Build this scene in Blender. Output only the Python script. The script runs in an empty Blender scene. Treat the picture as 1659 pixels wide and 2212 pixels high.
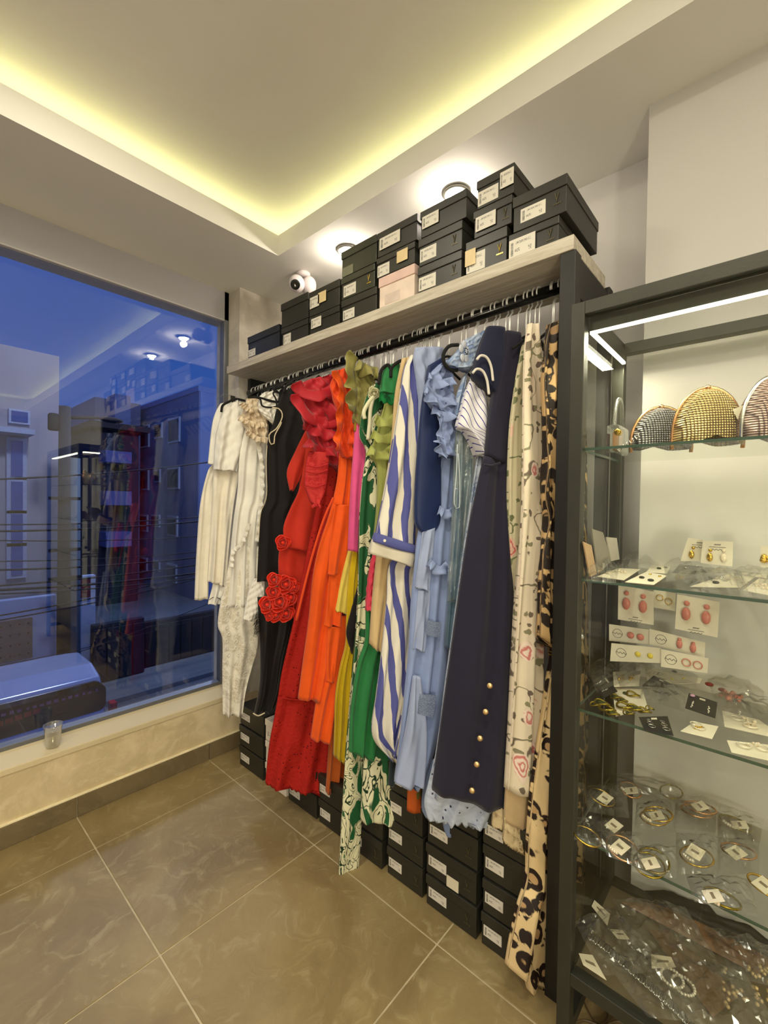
import bpy, math, random
from mathutils import Vector, Matrix
import numpy as np
random.seed(7); rng = np.random.RandomState(7)
scene = bpy.context.scene
# ---------------------------------------------------------------- camera
CX, CY, F, H = 829.5, 1106.0, 959.855, 1.38
_c = np.array([CX, CY])
def _d(p):
    v = np.array([p[0]-CX, p[1]-CY, F]); return v/np.linalg.norm(v)
_Y = _d((-250, 1075)); _X = _d((1683, 1105)); _X = _X-_Y*np.dot(_X, _Y); _X /= np.linalg.norm(_X)
RM = np.array([_X, _Y, np.cross(_X, _Y)])           # camera -> room axes (x into the rack wall, y towards the window)
CAM = np.array([0, 0, H])
def ray(px, py): return RM @ np.array([px-CX, py-CY, F])
def on(px, py, ax, val):                            # the point of the plane axis = val seen at a photo pixel
    r = ray(px, py); return CAM+r*((val-CAM[ax])/r[ax])
cam = bpy.data.cameras.new('camera'); cam.sensor_fit = 'HORIZONTAL'; cam.sensor_width = 36; cam.lens = F/1659*36
cam.clip_start = .02; cam.clip_end = 300
co = bpy.data.objects.new('camera', cam); scene.collection.objects.link(co)
m = Matrix.Identity(4)
for i in range(3):
    m[i][0] = RM[i][0]; m[i][1] = -RM[i][1]; m[i][2] = -RM[i][2]; m[i][3] = CAM[i]
co.matrix_world = m; scene.camera = co
# ---------------------------------------------------------------- exposure, sky, room lights
vs = scene.view_settings; vs.view_transform = 'Standard'; vs.look = 'None'; vs.gamma = 1; vs.use_curve_mapping = False
vs.exposure = 0.53
w = bpy.data.worlds.new('dusk_sky'); scene.world = w; w.use_nodes = True
nt = w.node_tree; nt.nodes.clear()
tc = nt.nodes.new('ShaderNodeTexCoord'); sp = nt.nodes.new('ShaderNodeSeparateXYZ'); cr = nt.nodes.new('ShaderNodeValToRGB')
nz = nt.nodes.new('ShaderNodeTexNoise'); nz.inputs['Scale'].default_value = 2.2; nz.inputs['Detail'].default_value = 5
bg = nt.nodes.new('ShaderNodeBackground'); wo = nt.nodes.new('ShaderNodeOutputWorld'); mx = nt.nodes.new('ShaderNodeMixRGB')
nt.links.new(tc.outputs['Generated'], sp.inputs[0]); nt.links.new(sp.outputs['Z'], cr.inputs[0]); nt.links.new(tc.outputs['Generated'], nz.inputs['Vector'])
cr.color_ramp.elements[0].position = 0.0; cr.color_ramp.elements[0].color = (.018, .07, .29, 1)
cr.color_ramp.elements[1].position = .6; cr.color_ramp.elements[1].color = (.026, .066, .27, 1)
mx.inputs[2].default_value = (.034, .075, .28, 1); mx.blend_type = 'MIX'
mr = nt.nodes.new('ShaderNodeMath'); mr.operation = 'MULTIPLY'; mr.inputs[1].default_value = .5
nt.links.new(nz.outputs[0], mr.inputs[0]); nt.links.new(mr.outputs[0], mx.inputs[0]); nt.links.new(cr.outputs[0], mx.inputs[1])
nt.links.new(mx.outputs[0], bg.inputs[0]); nt.links.new(bg.outputs[0], wo.inputs[0]); bg.inputs[1].default_value = 1.0
def light(name, kind, loc, power, col, size=.1, rot=(0, 0, 0), **k):
    l = bpy.data.lights.new(name, kind); l.energy = power; l.color = col
    if kind == 'AREA': l.shape = k.get('shape', 'DISK'); l.size = size; l.size_y = k.get('size_y', size); l.spread = k.get('spread', math.pi)
    elif kind == 'SPOT': l.shadow_soft_size = size; l.spot_size = k.get('spot', 2.2); l.spot_blend = .8
    else: l.shadow_soft_size = size
    o = bpy.data.objects.new(name, l); o.location = loc; o.rotation_euler = rot; scene.collection.objects.link(o); return o
WARM = (1.0, .925, .74); NEUT = (1.0, .86, .68)
ZC, ZLIP, ZT = 2.582, 2.68, 2.775                    # dropped ceiling, lip of the tray, tray ceiling
# recessed shop lamps, mostly behind the camera; the third added to brighten the clothes
for x, y, e in ((-.9, 1.05, 8), (.2, .15, 9), (.35, 1.25, 6), (-.9, -.5, 7), (.55, -.9, 4), (-.2, -2.2, 10), (-1.9, -1.2, 9)):
    light('ceiling_and_fill_light', 'AREA', (x, y, ZT-.03), e, WARM, .22)
for x, y, e in ((1.454, .949, 2.6), (1.45, 1.545, 2.6)):
    light('downlight_bulb_light', 'POINT', (x, y, ZC-.05), e, (1, .88, .74), .02)
light('added_fill_light', 'POINT', (-1.3, -1.5, 1.1), 58, WARM, .16)  # unseen fill light without a fitting, added to even out the room brightness
light('street_lamp_light', 'POINT', (2.5, 8.5, 6.5), 520, (.75, .8, 1), .3)
light('street_lamp_light', 'POINT', (8, 13, 6.0), 650, (.6, .7, 1), .3)
# ---------------------------------------------------------------- materials
def srgb(c):
    return tuple(((v/255)/12.92 if v/255 <= .04045 else ((v/255+.055)/1.055)**2.4) for v in c)
MATS = {}
class NT:
    def __init__(s, name):
        s.m = bpy.data.materials.new(name); s.m.use_nodes = True; s.t = s.m.node_tree
        s.b = s.t.nodes['Principled BSDF']; s.out = s.t.nodes['Material Output']
    def n(s, typ, **k):
        a = s.t.nodes.new('ShaderNode'+typ)
        for q, v in k.items():
            if q.startswith('i_'): a.inputs[q[2:].replace('_', ' ')].default_value = v
            else: setattr(a, q, v)
        return a
    def l(s, a, b): s.t.links.new(a, b)
    def math(s, op, a, b=None, c=None, clamp=False):
        q = s.n('Math', operation=op); q.use_clamp = clamp
        for i, v in enumerate((a, b, c)):
            if v is None: continue
            if hasattr(v, 'is_linked') or hasattr(v, 'links'): s.l(v, q.inputs[i])
            else: q.inputs[i].default_value = v
        return q.outputs[0]
    def mix(s, f, a, b):
        q = s.n('MixRGB')
        for i, v in enumerate((f, a, b)):
            if hasattr(v, 'links'): s.l(v, q.inputs[i])
            elif isinstance(v, (int, float)): q.inputs[i].default_value = v if i == 0 else (v, v, v, 1)
            else: q.inputs[i].default_value = (*v[:3], 1)
        return q.outputs[0]
    def ramp(s, f, a, b):                     # smooth step between a and b
        q = s.n('MapRange', interpolation_type='SMOOTHSTEP'); s.l(f, q.inputs[0]); q.inputs[1].default_value = a; q.inputs[2].default_value = b
        return q.outputs[0]
    def coord(s, kind='Object', scale=(1, 1, 1), rot=(0, 0, 0)):
        t = s.n('TexCoord'); q = s.n('Mapping'); s.l(t.outputs[kind], q.inputs[0]); q.inputs['Scale'].default_value = scale; q.inputs['Rotation'].default_value = rot
        return q.outputs[0]
    def noise(s, v, sc, det=3, rough=.5, dist=0):
        q = s.n('TexNoise'); s.l(v, q.inputs['Vector']); q.inputs['Scale'].default_value = sc; q.inputs['Detail'].default_value = det
        q.inputs['Roughness'].default_value = rough; q.inputs['Distortion'].default_value = dist; return q
    def vor(s, v, sc, feature='F1', rand=1):
        q = s.n('TexVoronoi', feature=feature); s.l(v, q.inputs['Vector']); q.inputs['Scale'].default_value = sc; q.inputs['Randomness'].default_value = rand; return q
    def warp(s, v, sc, amt):
        nn = s.noise(v, sc, 3); a = s.n('VectorMath', operation='SUBTRACT'); s.l(nn.outputs['Color'], a.inputs[0]); a.inputs[1].default_value = (.5, .5, .5)
        b = s.n('VectorMath', operation='SCALE'); s.l(a.outputs[0], b.inputs[0]); b.inputs['Scale'].default_value = amt
        c = s.n('VectorMath', operation='ADD'); s.l(v, c.inputs[0]); s.l(b.outputs[0], c.inputs[1]); return c.outputs[0]
    def bump(s, h, st, dist=.01):
        q = s.n('Bump'); s.l(h, q.inputs['Height']); q.inputs['Strength'].default_value = st; q.inputs['Distance'].default_value = dist
        s.l(q.outputs[0], s.b.inputs['Normal']); return q
    def fin(s, col=None, rough=.6, metal=0, spec=.5):
        if col is not None:
            if hasattr(col, 'links'): s.l(col, s.b.inputs['Base Color'])
            else: s.b.inputs['Base Color'].default_value = (*col[:3], 1)
        s.b.inputs['Roughness'].default_value = rough; s.b.inputs['Metallic'].default_value = metal; s.b.inputs['Specular IOR Level'].default_value = spec
        return s.m
def plain(name, rgb, rough=.6, metal=0, var=.06, sc=14, bump=.05, spec=.5):
    if name in MATS: return MATS[name]
    s = NT(name); c = srgb(rgb); v = s.coord(); nn = s.noise(v, sc, 4)
    f = s.ramp(nn.outputs[0], .35, .65)
    col = s.mix(f, tuple(x*(1-var) for x in c), tuple(min(1, x*(1+var)) for x in c))
    if bump: s.bump(s.noise(v, sc*12, 2).outputs[0], bump, .004)
    MATS[name] = s.fin(col, rough, metal, spec); return MATS[name]
def emis(name, col, st):
    s = NT(name); e = s.n('Emission'); e.inputs[0].default_value = (*col, 1); e.inputs[1].default_value = st
    v = s.coord(); nn = s.noise(v, 3, 1); s.l(s.math('MULTIPLY_ADD', nn.outputs[0], .1*st, .95*st), e.inputs[1])
    s.l(e.outputs[0], s.out.inputs[0]); return s.m
def glassmat(name, tint=(1, 1, 1), base=.04, top=.75, power=4.5, rough=0.0, haze=0.0, hazecol=(1, 1, 1), bumpst=0, bumpsc=30, streak=0):
    s = NT(name); lw = s.n('LayerWeight'); lw.inputs[0].default_value = .5
    f = s.math('POWER', lw.outputs['Facing'], power); f = s.math('MULTIPLY_ADD', f, top-base, base, clamp=True)
    tr = s.n('BsdfTransparent'); tr.inputs[0].default_value = (*tint, 1)
    gl = s.n('BsdfGlossy'); gl.inputs['Roughness'].default_value = rough
    v = s.coord()
    if bumpst:
        q = s.n('Bump'); q.inputs['Strength'].default_value = bumpst; q.inputs['Distance'].default_value = .01
        s.l(s.noise(s.warp(v, bumpsc*.5, .05), bumpsc, 4).outputs[0], q.inputs['Height']); s.l(q.outputs[0], gl.inputs['Normal'])
    mx = s.n('MixShader'); s.l(f, mx.inputs[0]); s.l(tr.outputs[0], mx.inputs[1]); s.l(gl.outputs[0], mx.inputs[2]); o = mx.outputs[0]
    if haze:
        d = s.n('BsdfDiffuse'); d.inputs[0].default_value = (*hazecol, 1); m2 = s.n('MixShader')
        hz = s.math('MULTIPLY', s.ramp(s.noise(v, 9, 4).outputs[0], .3, .7), haze)
        s.l(hz, m2.inputs[0]); s.l(o, m2.inputs[1]); s.l(d.outputs[0], m2.inputs[2]); o = m2.outputs[0]
    s.l(o, s.out.inputs[0]); return s.m
# ---------------------------------------------------------------- mesh helpers
COL = scene.collection
class MB:
    def __init__(s): s.v = []; s.f = []; s.mi = []; s.uv = []
    def add(s, vs_, fs, mi=0, uvs=None):
        o = len(s.v); s.v += [tuple(map(float, p)) for p in vs_]
        for f in fs: s.f.append(tuple(o+i for i in f)); s.mi.append(mi)
        s.uv += list(uvs) if uvs is not None else [(0, 0)]*len(vs_)
    def box(s, a, b, mi=0, rz=0, piv=None):
        (x0, y0, z0), (x1, y1, z1) = a, b
        p = [(x0, y0, z0), (x1, y0, z0), (x1, y1, z0), (x0, y1, z0), (x0, y0, z1), (x1, y0, z1), (x1, y1, z1), (x0, y1, z1)]
        if rz:
            cx, cy = piv or ((x0+x1)/2, (y0+y1)/2); c, sn = math.cos(rz), math.sin(rz)
            p = [(cx+(x-cx)*c-(y-cy)*sn, cy+(x-cx)*sn+(y-cy)*c, z) for x, y, z in p]
        s.add(p, [(0, 3, 2, 1), (4, 5, 6, 7), (0, 1, 5, 4), (1, 2, 6, 5), (2, 3, 7, 6), (3, 0, 4, 7)], mi)
    def quad_box(s, c, n, t, mi=0, uv=True):       # 4 corners extruded by t along n
        c = [np.array(p) for p in c]; n = np.array(n, float); n = n/np.linalg.norm(n)*t
        uvs = [(0, 1), (1, 1), (1, 0), (0, 0)]*2
        s.add([*c, *[p+n for p in c]], [(3, 2, 1, 0), (4, 5, 6, 7), (0, 1, 5, 4), (1, 2, 6, 5), (2, 3, 7, 6), (3, 0, 4, 7)], mi, uvs)
    def tube(s, pts, r, seg=8, closed=False, mi=0, cap=True):
        pts = [Vector(p) for p in pts]; n = len(pts); rr = r if hasattr(r, '__len__') else [r]*n
        vv = []; up = Vector((0, 0, 1)); prev = None
        for i in range(n):
            a = pts[(i-1) % n] if (closed or i > 0) else pts[i]; b = pts[(i+1) % n] if (closed or i < n-1) else pts[i]
            t = (b-a).normalized() if (b-a).length > 1e-9 else Vector((0, 0, 1))
            if prev is None: q = up if abs(t.z) < .9 else Vector((1, 0, 0)); u = t.cross(q).normalized()
            else: u = (prev-t*prev.dot(t)); u = u.normalized() if u.length > 1e-6 else t.orthogonal().normalized()
            prev = u; w_ = t.cross(u)
            for k in range(seg):
                an = 2*math.pi*k/seg; vv.append(pts[i]+(u*math.cos(an)+w_*math.sin(an))*rr[i])
        ff = []
        for i in range(n if closed else n-1):
            for k in range(seg):
                a, b = i*seg, ((i+1) % n)*seg; ff.append((a+k, a+(k+1) % seg, b+(k+1) % seg, b+k))
        if not closed and cap: ff.append(tuple(range(seg))[::-1]); ff.append(tuple((n-1)*seg+k for k in range(seg)))
        s.add(vv, ff, mi)
    def lathe(s, prof, c, seg=20, axis=(0, 0, 1), mi=0, sx=1, sy=1):   # prof: (radius, height) list
        ax = Vector(axis).normalized(); u = ax.orthogonal().normalized() if abs(ax.z) < .999 else Vector((1, 0, 0)); w_ = ax.cross(u); c = Vector(c)
        vv = [c+ax*h+(u*math.cos(2*math.pi*k/seg)*sx+w_*math.sin(2*math.pi*k/seg)*sy)*r for r, h in prof for k in range(seg)]
        ff = [(i*seg+k, i*seg+(k+1) % seg, (i+1)*seg+(k+1) % seg, (i+1)*seg+k) for i in range(len(prof)-1) for k in range(seg)]
        ff += [tuple(range(seg))[::-1], tuple((len(prof)-1)*seg+k for k in range(seg))]
        s.add(vv, ff, mi)
    def ball(s, c, r, seg=12, rings=8, mi=0, sc=(1, 1, 1)):
        vv = []; ff = []
        for i in range(rings+1):
            th = math.pi*i/rings
            for k in range(seg):
                ph = 2*math.pi*k/seg; vv.append((c[0]+r*sc[0]*math.sin(th)*math.cos(ph), c[1]+r*sc[1]*math.sin(th)*math.sin(ph), c[2]+r*sc[2]*math.cos(th)))
        for i in range(rings):
            for k in range(seg): ff.append((i*seg+k, (i+1)*seg+k, (i+1)*seg+(k+1) % seg, i*seg+(k+1) % seg))
        s.add(vv, ff, mi)
    def build(s, name, mat, parent=None, smooth=False, bevel=0, origin=None, sub=0):
        me = bpy.data.meshes.new(name); V = np.array(s.v)
        if origin is None: origin = np.array([(V[:, 0].min()+V[:, 0].max())/2, (V[:, 1].min()+V[:, 1].max())/2, V[:, 2].min()])
        me.from_pydata([tuple(p) for p in (V-origin)], [], s.f)
        for mm in (mat if isinstance(mat, (list, tuple)) else [mat]): me.materials.append(mm)
        me.polygons.foreach_set('material_index', s.mi)
        uvl = me.uv_layers.new(name='UVMap'); li = np.zeros(len(me.loops), int); me.loops.foreach_get('vertex_index', li)
        uvl.data.foreach_set('uv', np.array(s.uv, float)[li].ravel())
        if smooth: me.polygons.foreach_set('use_smooth', [True]*len(me.polygons))
        me.update()
        o = bpy.data.objects.new(name, me); COL.objects.link(o)
        if parent is not None:
            o.parent = parent; o.location = Vector(origin)-worldloc(parent)
        else: o.location = Vector(origin)
        if bevel:
            b = o.modifiers.new('bevel', 'BEVEL'); b.width = bevel; b.segments = 2; b.limit_method = 'ANGLE'
        return o
def worldloc(o):
    v = Vector(o.location)
    while o.parent is not None: o = o.parent; v = v+Vector(o.location)
    return v
def tag(o, label, cat=None, group=None, kind=None):
    if label: o['label'] = label
    if cat: o['category'] = cat
    if group: o['group'] = group
    if kind: o['kind'] = kind
    return o
def empty(name, loc, label, cat, group=None):
    o = bpy.data.objects.new(name, None); o.empty_display_size = .05; COL.objects.link(o); o.location = loc; return tag(o, label, cat, group)
def struct(o): o['kind'] = 'structure'; return o
def bx(name, a, b, mat, parent=None, bevel=0, **k):
    q = MB(); q.box(a, b); return q.build(name, mat, parent, bevel=bevel, **k)
def spline(P, n):                                   # Catmull-Rom through P, n samples by arclength
    P = np.array(P, float)
    if len(P) == 2: t = np.linspace(0, 1, n)[:, None]; return P[0]*(1-t)+P[1]*t
    Q = np.vstack([2*P[0]-P[1], P, 2*P[-1]-P[-2]]); out = []
    for i in range(1, len(Q)-2):
        for t in np.linspace(0, 1, 12, endpoint=False):
            a, b, c, d = Q[i-1:i+3]; out.append(.5*((2*b)+(-a+c)*t+(2*a-5*b+4*c-d)*t*t+(-a+3*b-3*c+d)*t**3))
    out.append(Q[-2]); out = np.array(out); L = np.r_[0, np.cumsum(np.linalg.norm(np.diff(out, axis=0), axis=1))]
    tt = np.linspace(0, L[-1], n); return np.stack([np.interp(tt, L, out[:, k]) for k in range(P.shape[1])], 1)
# ---------------------------------------------------------------- setting
def wallmat(name, rgb, var=.03, bump=.1):
    s = NT(name); v = s.coord(); c = srgb(rgb); f = s.ramp(s.noise(v, 1.5, 3).outputs[0], .3, .7)
    s.bump(s.noise(v, 160, 2).outputs[0], bump, .002)
    return s.fin(s.mix(f, tuple(x*(1-var) for x in c), c), .85, 0, .2)
def plastermat(name='marbled_wallpaper', a=(208, 190, 150), b=(230, 212, 174), c3=(240, 226, 194)):
    s = NT(name); v = s.warp(s.coord(), 3, .25); n1 = s.noise(v, 5, 6, .6, 1.2); n2 = s.noise(v, 26, 4, .6)
    c = s.mix(s.ramp(n1.outputs[0], .35, .68), srgb(a), srgb(b))
    c = s.mix(s.math('MULTIPLY', s.ramp(n2.outputs[0], .5, .75), .5), c, srgb(c3))
    s.bump(n2.outputs[0], .25, .006); return s.fin(c, .6, 0, .35)
def tilemat(name, a, b, c3):
    s = NT(name); tcn = s.n('TexCoord'); oi = s.n('ObjectInfo'); ad = s.n('VectorMath', operation='ADD'); s.l(tcn.outputs['Object'], ad.inputs[0])
    sc = s.n('VectorMath', operation='SCALE'); s.l(oi.outputs['Location'], sc.inputs[0]); sc.inputs['Scale'].default_value = 1.0; s.l(sc.outputs[0], ad.inputs[1])
    v = s.warp(ad.outputs[0], 2.2, .35); n1 = s.noise(v, 2.3, 7, .62, .8); n2 = s.noise(s.warp(ad.outputs[0], 5, .2), 8, 6, .6, 2.0)
    c = s.mix(s.ramp(n1.outputs[0], .3, .7), srgb(a), srgb(b)); c = s.mix(s.math('MULTIPLY', s.ramp(n2.outputs[0], .5, .72), .55), c, srgb(c3))
    s.bump(n2.outputs[0], .22, .01); return s.fin(c, .55, 0, .35)
M_CEIL = wallmat('matte_ceiling_paint', (232, 230, 222)); M_WALL = wallmat('white_wall_paint', (202, 199, 194)); M_PLA = plastermat()
M_TILE = tilemat('slate_floor_tile', (130, 111, 74), (156, 137, 94), (178, 162, 120)); M_BTILE = tilemat('slate_skirting_tile', (108, 94, 68), (128, 112, 82), (142, 126, 94))
M_GROUT = plain('pale_grout', (196, 182, 148), .9, var=.1)
M_GLASS = glassmat('window_glass', (.92, .95, .97), .085, .9, 4.0); M_ALU = plain('grey_aluminium', (120, 122, 126), .45, .6, .03)
X0, Y0, YW = -2.9, -3.4, 2.27
# floor with single tiles
fl = bx('floor', (X0, Y0, -.05), (1.737, YW, -.0025), M_GROUT); struct(fl)
xs = [1.157-.6*i for i in range(-1, 8)]; ys = [2.003+.615*1, 2.003, 1.38, .777, .17, -.43, -1.03, -1.63, -2.23, -2.83, -3.43]
tm = {}
for i in range(len(xs)-1):
    for j in range(len(ys)-1):
        x1, x0, y1, y0 = min(xs[i], 1.737), max(xs[i+1], X0), min(ys[j], YW), max(ys[j+1], Y0)
        if x1-x0 < .02 or y1-y0 < .02: continue
        g = .0028; bx('tile', (x0+g, y0+g, -.012), (x1-g, y1-g, 0), M_TILE, fl, bevel=.0012)
# window wall below the glass, pier at its right, marbled paper
def wall(name, a, b, mat): return struct(bx(name, a, b, mat))
wf = MB(); wf.box((X0, YW, 0), (1.9, YW+.25, .285)); wf = struct(wf.build('wall_window', M_PLA))
sm = MB(); sm.add([(X0, YW-.004, .285), (1.32, YW-.004, .285), (1.32, YW+.14, .285), (X0, YW+.14, .285), (X0, YW-.004, .312), (1.32, YW-.004, .312), (1.32, YW+.14, .338), (X0, YW+.14, .338)],
       [(0, 3, 2, 1), (4, 5, 6, 7), (0, 1, 5, 4), (1, 2, 6, 5), (2, 3, 7, 6), (3, 0, 4, 7)]); struct(sm.build('trim_1', wallmat('sill_plaster', (222, 206, 168), .08, .3), bevel=.004))
wall('wall_pier', (1.317, YW, .285), (1.9, YW+.25, 2.9), plastermat('grey_marbled_wallpaper', (188, 180, 166), (208, 200, 186), (218, 211, 200)))
wall('wall_lintel', (X0, 2.385, 2.425), (1.317, 2.52, 2.9), wallmat('lintel_paint', (170, 168, 170)))
# ceiling: dropped border around a lit tray
TX, TY, TX0, TY0 = 1.27, 1.842, -2.3, -2.9
c = MB()
for a, b in (((TX, Y0, ZC), (1.9, YW, ZLIP)), ((X0, TY, ZC), (TX, YW, ZLIP)), ((X0, Y0, ZC), (TX0, TY, ZLIP)), ((TX0, Y0, ZC), (TX, TY0, ZLIP)),
             ((X0-.1, Y0-.1, ZT), (1.9, YW+.2, ZT+.05)), ((X0, YW, ZC), (1.317, 2.385, ZC+.02)), ((TX+.26, Y0, ZLIP), (1.9, YW, ZT)), ((X0, TY+.26, ZLIP), (TX+.3, YW, ZT)),
             ((X0, Y0, ZLIP), (TX0-.26, YW, ZT)), ((X0, Y0, ZLIP), (TX+.3, TY0-.26, ZT))): c.box(a, b)
struct(c.build('ceiling', M_CEIL))
LED = emis('cove_led', (1, .95, .46), 8)
lr = empty('led_strip', (0, 0, ZLIP), 'yellow white LED strip hidden on the ledge around the ceiling tray', 'light strip')
for a, b in (((TX+.10, TY0, ZLIP), (TX+.115, TY+.115, ZLIP+.008)), ((TX0-.06, TY+.10, ZLIP), (TX+.115, TY+.115, ZLIP+.008)), ((TX0-.062, TY0, ZLIP), (TX0-.05, TY, ZLIP+.008)), ((TX0, TY0-.062, ZLIP), (TX, TY0-.05, ZLIP+.008))):
    bx('led_segment', a, b, LED, lr)
wall('wall_right', (1.737, -.1, 0), (1.9, YW, ZC), M_WALL)
wall('wall_column', (1.514, Y0, 0), (1.9, .314, ZC), M_WALL)
wall('wall_back', (X0, Y0-.12, 0), (1.9, Y0, 2.9), M_WALL); wall('wall_left', (X0-.12, Y0-.12, 0), (X0, YW+.25, 2.9), M_WALL)
# skirting tiles with a pale grout line above
bb = MB(); bb.box((X0, YW-.004, 0), (1.737, YW, .088)); bb = struct(bb.build('baseboard_window', M_GROUT))
for i in range(7):
    x1 = min(1.158-.6*(i-1), 1.737); x0 = max(1.158-.6*i, X0); bx('tile', (x0+.0025, YW-.013, .001), (x1-.0025, YW-.002, .086), M_BTILE, bb, bevel=.001)
struct(bx('trim_2', (X0, YW-.011, .0865), (1.737, YW+.002, .096), plain('cream_caulk', (244, 230, 190), .8, var=.08), bevel=.003))
# window
wn = struct(bx('window_1', (1.288, 2.385, .325), (1.317, 2.435, 2.60), M_ALU, bevel=.002))
bx('window_frame', (X0, 2.385, .325), (1.29, 2.435, .352), M_ALU, wn, bevel=.002)
bx('window_frame', (X0, 2.3855, 2.418), (1.29, 2.43, 2.432), wallmat('white_head_frame', (190, 186, 184)), wn)
bx('glass_pane', (X0, 2.402, .35), (1.29, 2.41, 2.43), M_GLASS, wn)
# ceiling lamps: two downlights above the shelf
M_CHR = plain('chrome', (220, 220, 222), .15, 1, .02, bump=0); M_BLK = plain('black_metal', (38, 37, 34), .45, .3, .08, spec=.5)
M_BULB = emis('lit_bulb', (1, .93, .82), 40)
for (x, y), lab in zip(((1.454, .949), (1.45, 1.545)), ('round recessed ceiling spotlight shining above the highest shoe boxes', 'round recessed ceiling spotlight half hidden behind the box stack near the security camera')):
    d = empty('ceiling_spotlight', (x, y, ZC), lab, 'ceiling light')
    q = MB(); q.lathe([(.047, 0), (.05, -.006), (.047, -.012), (.036, -.012), (.034, 0)], (x, y, ZC), 28); q.build('trim_ring', plain('grey_lamp_ring', (120, 118, 112), .4, .5), d, smooth=True)
    q = MB(); q.lathe([(.03, 0), (.03, -.008), (.022, -.018), (.008, -.022)], (x, y, ZC-.001), 20); q.build('bulb', M_BULB, d, smooth=True)
# security camera hanging from the ceiling
M_WP = plain('white_plastic', (222, 212, 212), .35, 0, .02, bump=0); M_LENS = plain('black_lens', (22, 24, 24), .12, 0, .05, bump=0)
c0 = on(655, 590, 2, ZC); sc = empty('security_camera', c0, 'white two-lobed security camera with black lens under the ceiling corner', 'camera')
q = MB(); q.lathe([(.035, 0), (.037, -.008), (.03, -.02)], c0, 24); q.build('mount', M_WP, sc, smooth=True)
h1 = on(641, 613, 1, c0[1]-.005); h2 = on(667, 618, 1, c0[1]-.02)
q = MB(); q.ball(h1, .040, 20, 14, sc=(1, 1, 1.1)); q.build('camera_head', M_WP, sc, smooth=True)
q = MB(); q.ball(h2, .044, 20, 14, sc=(.82, 1, 1.12)); q.build('side_housing', M_WP, sc, smooth=True)
dv = (CAM-h1); dv = dv/np.linalg.norm(dv)+np.array([-.15, .12, -.12]); dv /= np.linalg.norm(dv)
q = MB(); q.lathe([(.024, 0), (.024, .006), (.021, .008), (.012, .0065)], h1+dv*.034, 24, axis=dv); q.build('lens', M_LENS, sc, smooth=True)
# ---------------------------------------------------------------- rack with shelf
def woodmat(name, a, b):
    s = NT(name); v = s.coord(scale=(20, 1.4, 20)); n1 = s.noise(s.warp(v, 1, .6), 3.5, 6, .65); s.bump(n1.outputs[0], .15, .002)
    return s.fin(s.mix(s.ramp(n1.outputs[0], .3, .7), srgb(a), srgb(b)), .5, 0, .35)
M_WOOD = woodmat('pale_grey_laminate', (178, 168, 150), (212, 204, 188)); M_DK = plain('charcoal_steel', (62, 61, 55), .5, .4, .06)
rk = empty('clothes_rack', (1.36, 1.35, 0), 'clothes rack with pale wood shelf, black steel posts and hanging rail', 'clothes rack')
SZ = 2.122
bx('shelf_board', (1.238, .43, 2.082), (1.53, 2.262, SZ), M_WOOD, rk, bevel=.002)
PX0 = 1.212
bx('post', (PX0+.03, .425, 0), (PX0+.075, .468, 2.082), M_BLK, rk, bevel=.002)
bx('post', (1.56, .425, 0), (1.6, .46, 2.10), M_BLK, rk, bevel=.002)
bx('side_rail', (PX0+.075, .43, 1.97), (1.60, .462, 2.081), M_BLK, rk, bevel=.002)
bx('side_panel', (1.367, 2.235, 1.7), (1.70, 2.262, 2.081), plain('black_board', (30, 31, 34), .4), rk)
bx('bracket', (1.45, 2.2, 2.0), (1.70, 2.235, 2.02), M_WOOD, rk)
def rodz(y): return 1.998+(2.15-y)/1.65*.05
q = MB(); q.tube([(1.36, .47, rodz(.47)), (1.36, 2.235, rodz(2.235))], .0172, 16); q.build('hanging_rail', plain('black_glossy_rail', (34, 33, 31), .18, .6, .05, bump=0), rk, smooth=True)
# ---------------------------------------------------------------- shoe boxes
def labelmat():
    s = NT('printed_label'); tcn = s.n('TexCoord'); sp_ = s.n('SeparateXYZ'); s.l(tcn.outputs['UV'], sp_.inputs[0]); u, v = sp_.outputs[0], sp_.outputs[1]
    oi = s.n('ObjectInfo')
    mp = s.n('Mapping'); s.l(tcn.outputs['UV'], mp.inputs[0]); mp.inputs['Scale'].default_value = (4, 60, 1)
    bars = s.ramp(s.noise(mp.outputs[0], 1, 0).outputs[0], .48, .52)
    inbar = s.math('MULTIPLY', s.math('LESS_THAN', s.math('ABSOLUTE', s.math('SUBTRACT', u, .12)), .05), s.math('LESS_THAN', s.math('ABSOLUTE', s.math('SUBTRACT', v, .48)), .36))
    mp2 = s.n('Mapping'); s.l(tcn.outputs['UV'], mp2.inputs[0]); mp2.inputs['Scale'].default_value = (30, 7, 1)
    tx = s.ramp(s.noise(mp2.outputs[0], 1.4, 2).outputs[0], .46, .54)
    l1 = s.math('LESS_THAN', s.math('ABSOLUTE', s.math('SUBTRACT', v, .76)), .07); l2 = s.math('MULTIPLY', s.math('LESS_THAN', s.math('ABSOLUTE', s.math('SUBTRACT', v, .36)), .09), s.math('LESS_THAN', s.math('ABSOLUTE', s.math('SUBTRACT', u, .33)), .1))
    l3 = s.math('MULTIPLY', s.math('LESS_THAN', s.math('ABSOLUTE', s.math('SUBTRACT', v, .3)), .12), s.math('LESS_THAN', s.math('ABSOLUTE', s.math('SUBTRACT', u, .8)), .06))
    lu = s.math('LESS_THAN', s.math('ABSOLUTE', s.math('SUBTRACT', u, .55)), .3)
    ink = s.math('ADD', s.math('MULTIPLY', inbar, s.math('MULTIPLY_ADD', bars, .5, .5)), s.math('MULTIPLY', tx, s.math('ADD', s.math('MULTIPLY', l1, lu), s.math('ADD', l2, l3))), clamp=True)
    return s.fin(s.mix(s.math('MULTIPLY', ink, .75), srgb((222, 216, 202)), srgb((40, 40, 40))), .5)
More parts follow.
